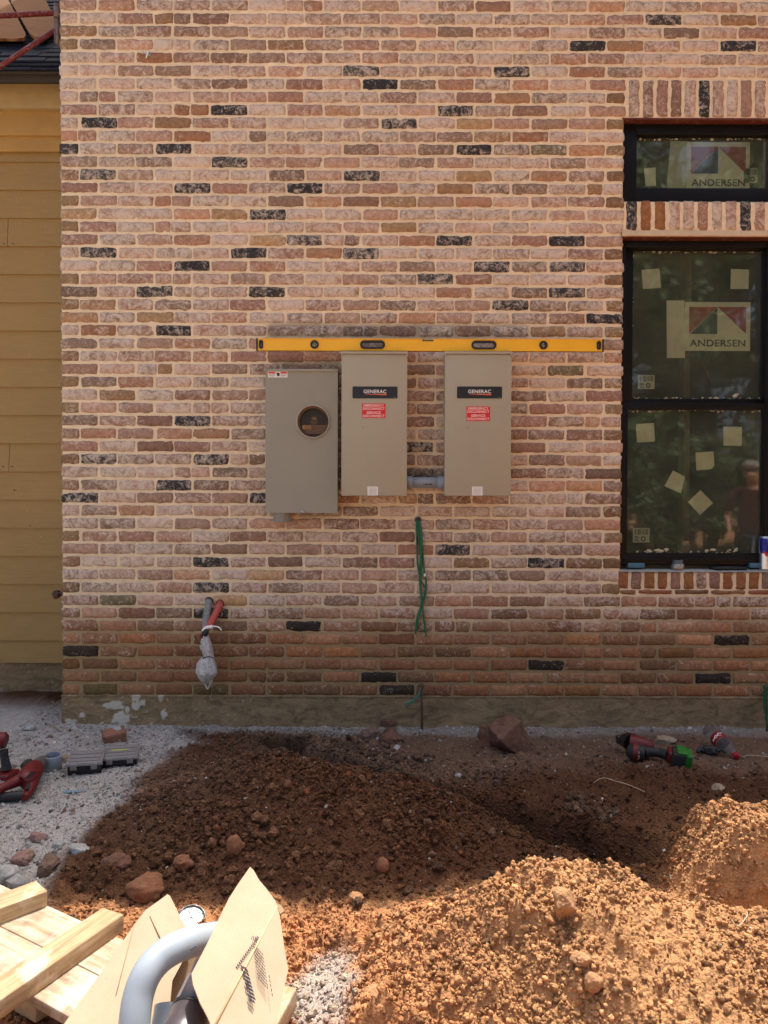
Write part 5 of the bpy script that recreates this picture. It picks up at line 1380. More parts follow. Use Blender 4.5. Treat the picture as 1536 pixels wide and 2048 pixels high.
rock(133, 1520, 14, 18, 'tan pebble between the pipe coupling and the organisers', R_BEIGE, 53)
rock(60, 1455, 22, 14, 'grey lump in front of the siding footing', R_WHITE, 54)

# brick fragment
t, p = loc_thing('broken_brick', 'broken red brick piece lying in pale rubble behind the organisers', 'brick', 224, 1487)
mb = MB(); m_ = at(p.x, p.y+.03, p.z+.022, 28, 14, -6); tb = bmesh.new(); bmesh.ops.create_cube(tb, size=1)
bmesh.ops.subdivide_edges(tb, edges=tb.edges, cuts=5, use_grid_fill=True)
for v in tb.verts:
    q = v.co.copy(); q.x *= .105; q.y *= .072; q.z *= .056; nn = Vector([float(vn(q.x*40+i*7, q.y*40, q.z*40, 500)) for i in range(3)]); v.co = q+nn*.003
mb.merge(tb, m_, 0, True); mb.build('brick_body', rockmat('worn_red_brick', (.30, .13, .08), (.38, .27, .2)), t)
mb = MB(); mb.blob((p.x+.01, p.y+.06, p.z+.045), (.035, .03, .018), 7, 2, .4); mb.build('mortar_lump', R_WHITE, t)
# wood sliver
p = spot(112, 1466); t = thing('wood_sliver', 'pale sliver of wood leaning near the wall corner', 'stick', p)
MB().box((-.04, -.006, -.003), (.04, .006, .003), Matrix.Translation(p+Vector((0, 0, .02))) @ Euler((0, math.radians(38), .5)).to_matrix().to_4x4(), bev=.001).build('stick_body', R_BEIGE, t)

# organisers
M_LIDP = pm('frosted_lid', lin((0.52, 0.50, 0.49)), .35, var=.06, vs=30, dirt=.2, dirtc=(.36, .3, .25)); M_CASE = pm('organiser_black', (.014, .015, .017), .4, var=.2, dirt=.12, dirtc=(.2, .16, .13), ds=60)
M_YST = pm('yellow_strip', lin((.75, .74, .30)), .5)
def organiser(px, py, rz, w_, d_, h_, lab, strip):
    p = spot(px, py); t = thing('parts_organiser', lab, 'tool case', p, 'small parts organisers on the rubble'); M = at(p.x, p.y, p.z+.004, rz, 9, 0)
    mb = MB(); mb.box((-w_/2+.006, -d_/2+.006, 0), (w_/2-.006, d_/2-.006, h_*.72), M, bev=.004)
    for k in range(5): mb.box((-w_/2+.02+k*(w_-.04)/4-.003, -d_/2+.002, .004), (-w_/2+.02+k*(w_-.04)/4+.003, -d_/2+.008, h_*.68), M, bev=.001)
    mb.build('case', M_CASE, t)
    mb = MB(); mb.box((-w_/2, -d_/2, h_*.70), (w_/2, d_/2, h_*.86), M, bev=.004)
    for y0, y1 in ((-.38, -.20), (-.12, .10), (.18, .38)): mb.box((-w_*.43, d_*y0, h_*.84), (w_*.43, d_*y1, h_*.92), M, bev=.002)
    mb.box((-w_/2-.003, -d_/2-.003, h_*.66), (w_/2+.003, -d_/2+.004, h_*.78), M, bev=.0015); mb.build('lid', M_LIDP, t)
    for k in (-.28, .28): MB().box((w_*k-.013, -d_/2-.009, h_*.44), (w_*k+.013, -d_/2-.001, h_*.84), M, bev=.002).build('latch', M_LIDP, t)
    if strip: MB().box((-w_*.26, -.004, h_*.93), (w_*.22, .004, h_*.95), M).build('label_strip', M_YST, t)
    else: MB().box((w_*.06, -d_/2-.002, .010), (w_*.34, -d_/2+.003, h_*.42), M, bev=.001).build('hinge_plate', M_CASE, t)
organiser(173, 1541, 12, .150, .115, .068, 'left one of two black organisers with frosted lid', False)
organiser(243, 1527, 13, .155, .120, .066, 'right one of two black organisers, yellow strip on its lid', True)
# grey coupling
t, p = loc_thing('pipe_coupling', 'short grey pipe coupling standing open end up beside the red saw', 'pipe fitting', 105, 1541)
m_ = at(p.x, p.y, p.z, 0, 6, 4)
MB().lathe([(.031, .0), (.038, .0), (.039, .004), (.039, .020), (.034, .021), (.031, .021)], 32, m_).build('ring', pm('weathered_pvc_ring', lin((.47, .48, .46)), .6, dirt=.3), t)
MB().lathe([(.032, .02), (.036, .021), (.037, .024), (.037, .066), (.036, .068), (.0325, .068), (.032, .066), (.032, .02)], 36, m_).build('sleeve', M_PVC, t)
MB().lathe([(0, .022), (.0318, .022)], 24, m_).build('inner_stop', M_BLK, t)
# film scrap
t, p = loc_thing('plastic_scrap', 'crumpled pale blue plastic scrap lying on the pale rubble', 'scrap', 144, 1588)
mb = MB(); n0 = 9
vs = [[mb.bm.verts.new((p.x-.035+.07*i/8, p.y-.012+.024*j/4+.008*i/8, p.z+.006+.006*random.random())) for j in range(5)] for i in range(n0)]
for i in range(8):
    for j in range(4): mb.bm.faces.new((vs[i][j], vs[i+1][j], vs[i+1][j+1], vs[i][j+1]))
bmesh.ops.solidify(mb.bm, geom=mb.bm.faces[:], thickness=.0008)
o = mb.build('film', pm('pale_blue_film', lin((.62, .72, .78)), .25, var=.25, vs=120), t)

# power tools
M_TR = pm('tool_red', lin((.40, .065, .08)), .5, var=.08, vs=30, dirt=.10, dirtc=(.25, .16, .12), ds=60)
M_TG = pm('tool_dark_rubber', (.018, .018, .018), .62, var=.2, vs=80, dirt=.14, dirtc=(.2, .15, .11), ds=70)
M_TGR = pm('tool_grey', lin((.36, .34, .33)), .5, var=.1, dirt=.15, dirtc=(.25, .2, .16))
M_TGN = pm('battery_green', lin((.11, .42, .11)), .5, var=.15, vs=60, dirt=.12, dirtc=(.1, .12, .06), ds=70)
M_CHR = pm('tool_steel', (.5, .5, .5), .3, .9)
def GZ(px, py, h): return G(px, py, h)
def path_tube(name, pts, r, mat, par, seg=18, flat=None, n=5):
    q = smooth_path(pts, n); rs = [float(v) for v in np.interp(np.linspace(0, 1, len(q)), np.linspace(0, 1, len(r)), r)] if isinstance(r, list) else r
    return MB().tube(q, rs, seg, flat=flat).build(name, mat, par)
b0 = gz(*gp(40, 1590, .0)); 
t = thing('reciprocating_saw', 'red and grey reciprocating saw lying on pale rubble at left edge', 'power saw', G(50, 1585, b0))
g = lambda a, b_, h: G(a, b_, h+b0)
path_tube('gear_housing', [g(90, 1519, .055), g(82, 1524, .06), g(72, 1533, .065), g(64, 1545, .066)], [.016, .026, .031, .036], M_TGR, t)
path_tube('blade_clamp', [g(97, 1511, .06), g(89, 1520, .057)], [.007, .012], M_BLK, t, 12)
path_tube('boot', [g(45, 1533, .085), g(54, 1527, .085), g(63, 1524, .085)], [.010, .017, .014], M_TG, t, 14)
hs = path_tube('motor_housing', [g(70, 1538, .062), g(60, 1550, .064), g(52, 1560, .060), g(44, 1566, .055)], [.038, .044, .040, .030], M_TR, t, 22)
path_tube('upper_arm', [g(52, 1555, .062), g(30, 1564, .060), g(8, 1574, .058), (g(-30, 1590, .05))], [.030, .022, .018, .022], M_TR, t)
path_tube('front_guard', [g(67, 1556, .05), g(62, 1572, .040), g(56, 1586, .028), g(50, 1596, .022)], [.028, .024, .018, .014], M_TR, t)
path_tube('rear_grip', [g(52, 1591, .022), g(30, 1592, .022), g(6, 1594, .022), g(-40, 1596, .03)], [.016, .019, .019, .020], M_TG, t)
for k_ in range(4):
    q = g(66-k_*3.2, 1545+k_*3.4, .098-.002*k_); MB().box((-.012, -.0015, -.002), (.012, .0015, .003), at(q.x, q.y, q.z, 20), bev=.0008).build('vent', M_BLK, t)
path_tube('guard_strip', [g(58, 1567, .058), g(54, 1580, .046)], [.006, .007], M_TG, t, 10)
b1 = gz(*gp(10, 1556, 0))
g = lambda a, b_, h: G(a, b_, h+b1)
Yd = g(10, 1552, .0).y
t = thing('cordless_drill', 'red cordless drill standing upright on its battery at the left edge', 'drill', g(8, 1556, 0))
def d(a, b_): return P(a, b_, Yd)
path_tube('handle', [d(7, 1500), d(9, 1515), d(12, 1530), d(13, 1538)], [.019, .017, .019, .024], M_TG, t)
path_tube('motor_body', [d(-40, 1483), d(-10, 1481), d(6, 1480), d(13, 1481)], [.026, .032, .033, .022], M_TR, t, 22)
path_tube('cap_ring', [d(3, 1487), d(11, 1488)], [.025, .018], M_TG, t)
path_tube('top_fin', [d(-20, 1468), d(12, 1470)], [.010, .012], M_TR, t)
cp = d(6, 1549); MB().box((-.075, -.045, -.022), (.052, .045, .014), at(cp.x, cp.y, cp.z, -8), bev=.010).build('battery', M_TR, t)
MB().box((-.070, -.040, -.036), (.046, .040, -.018), at(cp.x, cp.y, cp.z, -8), bev=.006).build('battery_base', M_TG, t)
# impact wrench on the right
b2 = gz(*gp(1300, 1515, 0)); g = lambda a, b_, h: G(a, b_, h+b2)
t = thing('impact_wrench', 'red and black power tool with bright green battery lying on the tan soil', 'power tool', g(1310, 1515, 0))
path_tube('anvil', [g(1236, 1480, .05), g(1246, 1480, .05)], [.020, .017], M_CHR, t, 12); path_tube('collar', [g(1234, 1479, .05), g(1239, 1479, .05)], [.021, .021], M_BLK, t, 16)
path_tube('nose', [g(1244, 1480, .055), g(1256, 1482, .06), g(1264, 1486, .06)], [.026, .040, .044], M_BLK, t, 20)
path_tube('motor_body', [g(1262, 1487, .06), g(1276, 1489, .06), g(1292, 1491, .058), g(1302, 1491, .055)], [.043, .040, .033, .020], M_TR, t, 22)
path_tube('name_band', [g(1266, 1504, .052), g(1276, 1505, .052)], [.040, .040], M_TR, t, 20)
path_tube('rubber_body', [g(1262, 1502, .045), g(1272, 1505, .045), g(1288, 1507, .044)], [.034, .039, .034], M_TG, t, 20)
path_tube('grip', [g(1284, 1505, .042), g(1300, 1504, .040), g(1318, 1506, .038), g(1336, 1511, .038)], [.030, .022, .020, .024], M_TG, t, 18)
path_tube('trigger', [g(1300, 1494, .045), g(1304, 1489, .045)], [.010, .008], M_TR, t, 10)
q = g(1342, 1513, .038); MB().box((-.018, -.034, -.034), (.014, .034, .034), at(q.x, q.y, q.z, -14, 10, 8), bev=.010).build('foot', M_TR, t)
q = g(1357, 1517, .040); MB().box((-.030, -.042, -.040), (.034, .042, .040), at(q.x, q.y, q.z, -16, 10, 8), bev=.009).build('battery', M_TG, t)
q = g(1372, 1519, .040); mb = MB(); mb.box((-.006, -.040, -.038), (.022, .040, .038), at(q.x, q.y, q.z, -16, 10, 8), bev=.007); mb.box((-.045, -.036, .030), (.0, .036, .044), at(q.x, q.y, q.z, -16, 10, 8), bev=.005)
mb.build('battery_end', M_TGN, t)
q = g(1271, 1504, .052); MB().text('FUEL', .034, .008, Matrix.Translation((q.x, q.y-.0405, q.z-.002)) @ Matrix.Rotation(math.radians(90), 4, 'Y'), 0).build('lettering', M_WTXT, t)

# soda bottle
b3 = gz(*gp(1460, 1505, 0)); g = lambda a, b_, h: G(a, b_, h+b3)
M_PET, n, b = nodes('clear_bottle'); b.inputs['Base Color'].default_value = (.62, .62, .63, 1); b.inputs['Roughness'].default_value = .08; b.inputs['Transmission Weight'].default_value = .92; b.inputs['IOR'].default_value = 1.2
v = obj_vec(n); tt = nz(n, 60, 3, .5, v); bump(n, b, tt.outputs[0], .5, .004)
M_BLB = pm('bottle_label_red', lin((.52, .07, .10)), .5, var=.1, vs=50); M_CAP = pm('bottle_cap_red', lin((.66, .08, .13)), .45)
tip = g(1474, 1514, .018); tail = g(1438, 1480, .05)
dv = (tip-tail).normalized(); L_ = .245; tail = tip-dv*L_
t = thing('soda_bottle', 'crumpled clear soda bottle with red label and cap lying on its side', 'bottle', tip)
mm = Matrix.Translation(tail) @ dv.to_track_quat('Z', 'Y').to_matrix().to_4x4()
mb = MB(); mb.lathe([(0, .006), (.018, .003), (.028, .0), (.034, .008), (.036, .03), (.033, .05), (.036, .07), (.036, .135), (.034, .16), (.026, .19), (.015, .215), (.0135, .232)], 28, mm)
mb.build('bottle_body', M_PET, t)
MB().lathe([(.0362, .080), (.0372, .082), (.0372, .126), (.0362, .130)], 28, mm).build('label_band', M_BLB, t)
mb = MB(); prev = []
for i in range(14):
    a = -0.9+.13*i; h = .095+.004*math.sin(i*1.5)+i*.0012; prev.append(mm @ Vector((.0377*math.cos(a+2.3), .0377*math.sin(a+2.3), h)))
mb.tube(prev, .0022, 6); mb.tube([mm @ Vector((.0377*math.cos(a), .0377*math.sin(a), .112-.003*math.cos(a*9))) for a in np.arange(1.7, 3.0, .09)], .0016, 6); mb.build('label_script', M_WTXT, t)
MB().lathe([(.0, .246), (.0145, .246), (.0158, .243), (.0158, .228), (.0135, .226)], 20, mm).build('cap', M_CAP, t)
MB().lathe([(.0135, .221), (.0172, .222), (.0172, .2255), (.0135, .2262)], 20, mm).build('neck_ring', M_PET, t)
# black work glove, crumpled
t, p = loc_thing('crumpled_glove', 'small crumpled black glove between the green battery and bottle', 'glove', 1418, 1512)
mb = MB(); mb.blob((p.x, p.y+.01, p.z+.018), (.040, .026, .020), 31, 3, .45, 2.4); mb.build('glove_palm', M_TG, t)
for i, (dx, dy, an) in enumerate(((-.03, -.006, 200), (-.018, .010, 120), (.0, .014, 80), (.022, .006, 35), (.032, -.008, -10))):
    a = math.radians(an); q0 = Vector((p.x+dx, p.y+dy, p.z+.02)); q1 = q0+Vector((math.cos(a)*.022, math.sin(a)*.010, .010)); q2 = q1+Vector((math.cos(a)*.012, -.012, -.012))
    MB().tube(smooth_path([q0, q1, q2], 3), .0085, 8).build('glove_finger', M_TG, t)

# bits of string and roots
M_STR = pm('pale_root', lin((.80, .72, .58)), .8); M_WH = pm('white_cord', lin((.76, .68, .56)), .7)
def string(name, lab, pts, r, mat, lift=.012):
    q = []
    for a, b_ in pts: s_ = spot(a, b_); q.append(s_+Vector((0, 0, lift)))
    o = MB().tube(smooth_path(q, 5), r, 8).build(name, mat); c_ = q[0]; o.data.transform(Matrix.Translation(-c_)); o.location = c_; return tag(o, lab, 'string')
string('cord_scrap', 'white curled cord scrap on the right slope of the sunlit pile', [(1462, 1862), (1476, 1868), (1492, 1862), (1494, 1848), (1488, 1838)], .0013, M_WH, .016)
string('cord_scrap', 'thin white curled thread on the left crest of the sunlit pile', [(1032, 1782), (1036, 1768), (1046, 1764), (1050, 1756)], .0015, M_WH, .016)
string('root', 'thin pale root arching over the tan soil below the red tool', [(1186, 1577), (1206, 1571), (1230, 1578), (1256, 1586), (1290, 1592)], .0013, M_STR, .012)
string('cord_scrap', 'thin pale cord running right from the bottle cap', [(1484, 1518), (1500, 1516), (1520, 1517), (1545, 1518)], .0016, M_WH, .008)
# ------------------------------------------------------------ foreground: lumber and the open carton
def mat_wood(nm, c0, c1, axis_dir, discolour=.3):
    m, n, b = nodes(nm); tc = n.nodes.new('ShaderNodeTexCoord'); mp = n.nodes.new('ShaderNodeMapping'); mp.inputs['Rotation'].default_value = (0, 0, -axis_dir)
    n.links.new(tc.outputs['Object'], mp.inputs['Vector']); m2 = n.nodes.new('ShaderNodeMapping'); m2.inputs['Scale'].default_value = (3.0, 60, 45); n.links.new(mp.outputs[0], m2.inputs['Vector'])
    t = nz(n, 1.4, 6, .62, m2.outputs[0], .5); t2 = nz(n, 14, 4, .6, mp.outputs[0]); t3 = nz(n, 120, 3, .6, mp.outputs[0])
    c = mixc(n, ramp(n, t.outputs[0], [(0.28, 0.0), (0.68, 1.0)]), c0, c1)
    c = mixc(n, ramp(n, t2.outputs[0], [(0.48, 0.0), (0.66, discolour*.8)]), c, tuple(x*.62 for x in c0))
    t4 = nz(n, 5, 5, .7, mp.outputs[0], 1.0); c = mixc(n, ramp(n, t4.outputs[0], [(0.50, 0.0), (0.62, .45)]), c, (.74, .66, .55))
    c = mixc(n, ramp(n, t3.outputs[0], [(0.68, 0.0), (0.74, .5)]), c, (.20, .12, .07))
    n.links.new(c, b.inputs['Base Color']); b.inputs['Roughness'].default_value = .75; bump(n, b, t.outputs[0], .35, .0015); return m
ZP = .105
A_, B_ = G(85, 1806, ZP), G(250, 1880, ZP); dd = (B_-A_); dd.z = 0; dd.normalize(); nn_ = Vector((dd.y, -dd.x, 0))
C_ = G(40, 1978, ZP); Wd = (C_-A_).dot(nn_)
if Wd < 0: nn_ = -nn_; Wd = -Wd
th = math.atan2(dd.y, dd.x)
M_PL = mat_wood('sun_bleached_plank', lin((.57, .47, .36)), lin((.80, .72, .61)), th, .7)
M_2X = mat_wood('pine_stud', lin((.69, .56, .41)), lin((.79, .68, .52)), 0, .25)
A0 = A_
pan = thing('plank_panel', 'bleached plank panel lying flat under the two short studs at lower left', 'plank panel', A0-Vector((0, 0, .03)))
NP = 2; gap = .0009
def frame(o, u, w3): return Matrix(((u.x, w3.x, 0, o.x), (u.y, w3.y, 0, o.y), (u.z, w3.z, 1, o.z), (0, 0, 0, 1)))
Mx = frame(A0, dd, nn_)
for i in range(NP):
    MB().box((-.62, Wd*i/NP+gap, -.026), (.52-.012*(i % 2), Wd*(i+1)/NP-gap, -.001*i), Mx, bev=.0025).build('plank', M_PL, pan)
MB().box((-.30, .01, -.070), (-.22, Wd-.01, -.0265), Mx, bev=.003).build('batten', M_2X, pan); MB().box((.24, .01, -.070), (.32, Wd-.01, -.0265), Mx, bev=.003).build('batten', M_2X, pan)
def stud(name, lab, pa, pb, pc, z, h, ext, grp):
    """pa,pb: px of the two right end top corners; pc: px further down the pa edge"""
    a, b_, c = G(*pa, z), G(*pb, z), G(*pc, z); u = (c-a).normalized(); w3 = (b_-a); w3 = w3-u*w3.dot(u); wd = w3.length; w3.normalize()
    t = thing(name, lab, 'lumber', a-Vector((0, 0, h)), grp)
    m = mat_wood(name+'_wood', lin((.56, .43, .30)), lin((.78, .67, .51)), math.atan2(u.y, u.x), .35)
    MB().box((0, 0, -h), (ext, wd, 0), frame(a, u, w3), bev=.003).build('stud_body', m, t)
    er = MB()
    for k in range(5): er.merge(plate([circ(0, 0, .010+.009*k, 20), circ(0, 0, .0085+.009*k, 20)], -.0004, .0004), frame(a, u, w3) @ Matrix.Translation((-.0002, wd*.5, -h*.5)) @ Matrix.Rotation(math.pi/2, 4, 'Z') @ Matrix.Diagonal((.55, 1, .38, 1)), 0)
    er.build('end_grain', pm(name+'_grain', lin((.62, .45, .27)), .8), t)
    return t
stud('stud_offcut', 'longer pine stud offcut lying across the plank panel', (205, 1815), (241, 1833), (0, 1950), ZP+.043, .043, .62, 'pine studs on the plank panel')
stud('stud_offcut', 'shorter pine stud at the left edge with its far end in shade', (72, 1761), (98, 1780), (0, 1787), ZP+.043, .043, .5, 'pine studs on the plank panel')
stud('stud_offcut', 'pine block poking out from under the carton at its right', (552, 1968), (587, 1988), (515, 2032), .12, .045, .30, None)

# carton -----------------------------------------------------------
def mat_card():
    m, n, b = nodes('kraft_cardboard'); v = obj_vec(n); t = nz(n, 6, 4, .6, v); t2 = nz(n, 300, 2, .5, v)
    wv = n.nodes.new('ShaderNodeTexWave'); wv.inputs['Scale'].default_value = 62; wv.inputs['Distortion'].default_value = .3; n.links.new(v, wv.inputs['Vector'])
    c = mixc(n, ramp(n, t.outputs[0], [(0.3, 0.0), (0.7, 1.0)]), lin((.665, .58, .475)), lin((.715, .63, .525)))
    c = mixc(n, ramp(n, t2.outputs[0], [(0.62, 0.0), (0.72, .35)]), c, lin((.60, .46, .30)))
    n.links.new(c, b.inputs['Base Color']); b.inputs['Roughness'].default_value = .85
    bump(n, b, math_(n, 'ADD', math_(n, 'MULTIPLY', wv.outputs['Fac'], .12), t.outputs[0]), .35, .003); return m
M_CARD = mat_card(); M_CARDIN = pm('carton_inner', lin((.60, .49, .37)), .9, var=.1, vs=30)
M_CINK = pm('carton_print', lin((.20, .19, .26)), .8, var=.2)
carton = thing('open_carton', 'open cardboard carton with raised flaps full of pipe fittings, bottom left', 'carton', (-.42, -2.5, .0))
class Pl:
    def __init__(s, a, b_, c): s.o = a; s.n = (b_-a).cross(c-a).normalized(); s.n = s.n if s.n.y < 0 else -s.n
    def __call__(s, px, py, h=0.0):
        d_ = ray(px, py); o_ = s.o+s.n*h; return CAM+d_*((o_-CAM).dot(s.n)/d_.dot(s.n))
def sheet(name, outline, plane, mat, par, t=.004, bend=None, sub=None):
    """thick sheet from a photo outline on a real tilted plane"""
    bm = bmesh.new(); fr_ = [bm.verts.new(plane(a, b_)+(bend(a, b_) if bend else Vector())) for a, b_ in outline]; f = bm.faces.new(fr_)
    bmesh.ops.triangulate(bm, faces=[f]); 
    for _ in range(4):
        lg_ = [e for e in bm.edges if e.calc_length() > .05]
        if lg_: bmesh.ops.subdivide_edges(bm, edges=lg_, cuts=1); bmesh.ops.triangulate(bm, faces=bm.faces)
    for v in bm.verts:
        v.co += plane.n*(.0035*float(fbm(v.co.x*9, v.co.z*9, 0, 2, 400)))
    r_ = bmesh.ops.extrude_face_region(bm, geom=bm.faces[:]); ex = [v for v in r_['geom'] if isinstance(v, bmesh.types.BMVert)]
    for v in ex: v.co -= plane.n*t
    bmesh.ops.recalc_face_normals(bm, faces=bm.faces)
    mb = MB(); mb.merge(bm, None, 0, False); return mb.build(name, mat, par)
PR = Pl(P(500, 1735, -2.22), P(390, 2048, -2.58), P(560, 2048, -2.55))
right_a = [(500, 1735), (494, 1745), (478, 1766), (460, 1792), (446, 1820), (432, 1850), (418, 1880), (400, 1915), (384, 1943), (383, 1952), (392, 1985), (408, 2020), (432, 2062), (470, 2130), (478, 2130), (553, 1814), (549, 1803), (530, 1778), (514, 1760), (505, 1738)]
ra_ = [(500, 1735), (478, 1766), (456, 1800), (432, 1850), (400, 1915), (383, 1948), (394, 1992), (420, 2042), (440, 2075), (424, 2052)]
fold0, fold1 = (554, 1813), (404, 2100)
flapA = [(500, 1735), (478, 1766), (458, 1797), (440, 1834), (418, 1880), (400, 1915), (383, 1947), (386, 1968), (400, 2004), (414, 2030), (404, 2100) if False else (424, 2060), (424, 2061), (554, 1813), (551, 1803), (532, 1778), (518, 1762), (507, 1742)]
fa = sheet('flap', flapA[:10]+[(426, 2058)]+flapA[12:], PR, M_CARD, carton)
fdir = (PR(*fold0)-PR(426, 2058)).normalized()
def bend_r(a, b_):
    q = PR(a, b_); d_ = (q-PR(426, 2058)); perp = d_-fdir*d_.dot(fdir); return -PR.n*(perp.length*.22)
flapB = [(554, 1813), (560, 1830), (569, 1880), (579, 1926), (574, 1950), (560, 2010), (545, 2062), (530, 2120), (440, 2120), (426, 2058)]
fb_ = sheet('flap', flapB, PR, M_CARD, carton, bend=bend_r)
fb_['label'] = 'lower half of the right flap printed with black tally marks'
# scored crease
mb = MB(); mb.tube([PR(*fold0, .0015), PR(430, 2050, .0015)], .0022, 6); mb.build('crease', pm('crease_light', lin((.88, .76, .56)), .8), carton)
# printed hatch marks on the flap
mb = MB(); rr = random.Random(9)
def mark(a, b_, c, d_, w_=1.3):
    p0 = PR(a, b_, .0022)+(bend_r(a, b_)+PR.n*.003 if over(a, b_) else Vector()); p1 = PR(c, d_, .0022)+(bend_r(c, d_)+PR.n*.003 if over(c, d_) else Vector())
    mb.tube([p0, p1], w_/1900, 4, caps=False)
def over(a, b_): return (a-fold0[0])*(2058-fold0[1])-(b_-fold0[1])*(426-fold0[0]) < 0
for i in range(9): mark(490+i*3.0, 1865+i*1.2, 486+i*3.4, 1868+i*2.0)
for i in range(15): mark(472+i*3, 1932-i*4.2, 476+i*3, 1937-i*4.2, 1.6)
for i in range(6):
    for j in range(10): mark(506+i*3.6+j*1.1, 1886+i*4+j*7.5, 508+i*3.6+j*1.1, 1891+i*4+j*7.5, 1.2)
for i in range(4):
    for j in range(9):
        if rr.random() < .85: mark(482+i*3.6+j*2.1, 1932+j*8+i*2, 485+i*3.6+j*2.1, 1938+j*8+i*2, 2.2)
for j in range(5): mark(538+j*1.5, 1950+j*9, 539+j*1.5, 1956+j*9, 1.2)
mb.build('printed_marks', M_CINK, carton)
PLf = Pl(P(335, 1788, -2.12), P(130, 2048, -2.44), P(300, 2048, -2.40))
leftf = [(335, 1788), (318, 1801), (291, 1820), (268, 1850), (240, 1890), (200, 1948), (160, 2003), (118, 2062), (90, 2110), (330, 2110), (345, 1960), (385, 1885), (379, 1866), (362, 1835), (348, 1806), (340, 1791)]
sheet('flap', leftf, PLf, M_CARD, carton)['label'] = 'left flap with a soft crease near its tip'
mb = MB(); mb.tube([PLf(300, 1832, .001), PLf(311, 1856, .001), PLf(323, 1882, .001)], .0012, 6); mb.tube([PLf(268, 1852, .001), PLf(232, 1990, .001)], .0007, 5); mb.build('crease', M_CARDIN, carton)
PBk = Pl(P(400, 1850, -2.18), P(400, 2048, -2.30), P(470, 2048, -2.30))
sheet('inner_flap', [(378, 1868), (404, 1852), (440, 1836), (470, 1850), (470, 2080), (330, 2080), (340, 1960)], PBk, M_CARDIN, carton)
sheet('inner_flap', [(552, 1806), (562, 1810), (569, 1822), (560, 1828)], Pl(P(552, 1806, -2.22), P(570, 1822, -2.24), P(555, 1840, -2.27)), M_CARDIN, carton)
cz = .30
mb = MB()
bx0, bx1, by0, by1 = P(150, 2048, -2.50).x-.02, P(560, 2048, -2.52).x, -2.88, -2.42
gz0 = gz(-.4, -2.6)
for a, c in (((bx0, by0, gz0), (bx1, by0+.004, .05)), ((bx0, by1, gz0), (bx1, by1+.004, .055)), ((bx0, by0+.004, gz0), (bx0+.004, by1, .05)), ((bx1-.004, by0+.004, gz0), (bx1, by1, .05)), ((bx0+.004, by0+.004, gz0+.012), (bx1-.004, by1, gz0+.016))):
    mb.box(a, c)
mb.build('carton_body', M_CARD, carton)
# fittings in the carton
M_BPVC = pm('pale_blue_grey_pvc', lin((.63, .67, .70)), .35, var=.05, vs=6, dirt=.13, dirtc=(.35, .28, .2), ds=50)
M_CHAR = pm('charcoal_pipe', lin((.30, .27, .28)), .32, var=.06, vs=8, dirt=.06, dirtc=(.25, .2, .17), ds=60)
elb = thing('conduit_elbow', 'big pale grey curved conduit elbow sticking out of the carton', 'pipe elbow', P(300, 1990, -2.46))
ec = [(270, 2130, -2.50), (268, 2080, -2.49), (270, 2035, -2.475), (277, 1990, -2.455), (292, 1950, -2.435), (315, 1920, -2.41), (346, 1898, -2.385), (382, 1884, -2.352), (420, 1876, -2.315), (450, 1872, -2.285)]
MB().tube(smooth_path([P(*e) for e in ec], 6), .0305, 40).build('elbow_pipe', M_BPVC, elb)
q0 = P(384, 1912, -2.39); mb = MB()
for i in range(13):
    a = P(336+i*4.6, 1923-i*2.4-(i-6)**2*.03, -2.418+.003*i); 
    if i % 5 != 4: mb.box((a.x-.0013, a.y-.0008, a.z-.002), (a.x+.0013, a.y+.0012, a.z+.002))
mb.build('print_line', pm('faint_grey_print', lin((.45, .47, .52)), .6), elb)
ch = thing('charcoal_pipe', 'charcoal plastic pipe with collar and small label in the carton', 'pipe', P(370, 2060, -2.5))
c0, c1, c2, c3 = P(424, 1938, -2.39), P(402, 1985, -2.435), P(384, 2028, -2.475), P(345, 2120, -2.56)
MB().tube([c0, c1, c2], .040, 40).build('barrel', M_CHAR, ch)
ax = (c3-c2).normalized(); MB().tube([c2-ax*.004, c2, c2+ax*.004], [.0405, .043, .043], 40).build('collar_ring', M_BLK, ch)
MB().tube([c2+ax*.003, c2+ax*.05, c3], .0425, 40).build('collar', M_CHAR, ch)
dd0 = (c1-c0).normalized(); side = Vector((-.62, -.78, 0)); side = (side-dd0*side.dot(dd0)).normalized(); tn = dd0.cross(side)
mb = MB(); rows = []
for k in range(5):
    a = -.30+.15*k; dirv = side*math.cos(a)+tn*math.sin(a); rows.append([c0+dd0*.035+dirv*.0404, c0+dd0*.085+dirv*.0404])
for k in range(4): mb.quad([rows[k][0], rows[k][1], rows[k+1][1], rows[k+1][0]])
mb.build('small_label', pm('grey_label', lin((.50, .46, .47)), .6, var=.1, vs=90), ch)
c4 = thing('grey_pipe_end', 'open grey pipe end half hidden behind the charcoal pipe', 'pipe', P(345, 2030, -2.42))
e0, e1 = P(345, 2012, -2.40), P(330, 2110, -2.46)
MB().tube([e0, e1], .036, 32, caps=False).build('pipe_wall', M_BPVC, c4); dv = (e1-e0).normalized()
MB().lathe([(.030, .0), (.036, .0), (.0365, .006), (.036, .012)], 32, Matrix.Translation(e0) @ (dv).to_track_quat('Z', 'Y').to_matrix().to_4x4()).build('rim', M_BPVC, c4)
MB().lathe([(0, .035), (.0355, .03), (.030, .0)], 32, Matrix.Translation(e0) @ (dv).to_track_quat('Z', 'Y').to_matrix().to_4x4()).build('bore', M_TGR, c4)
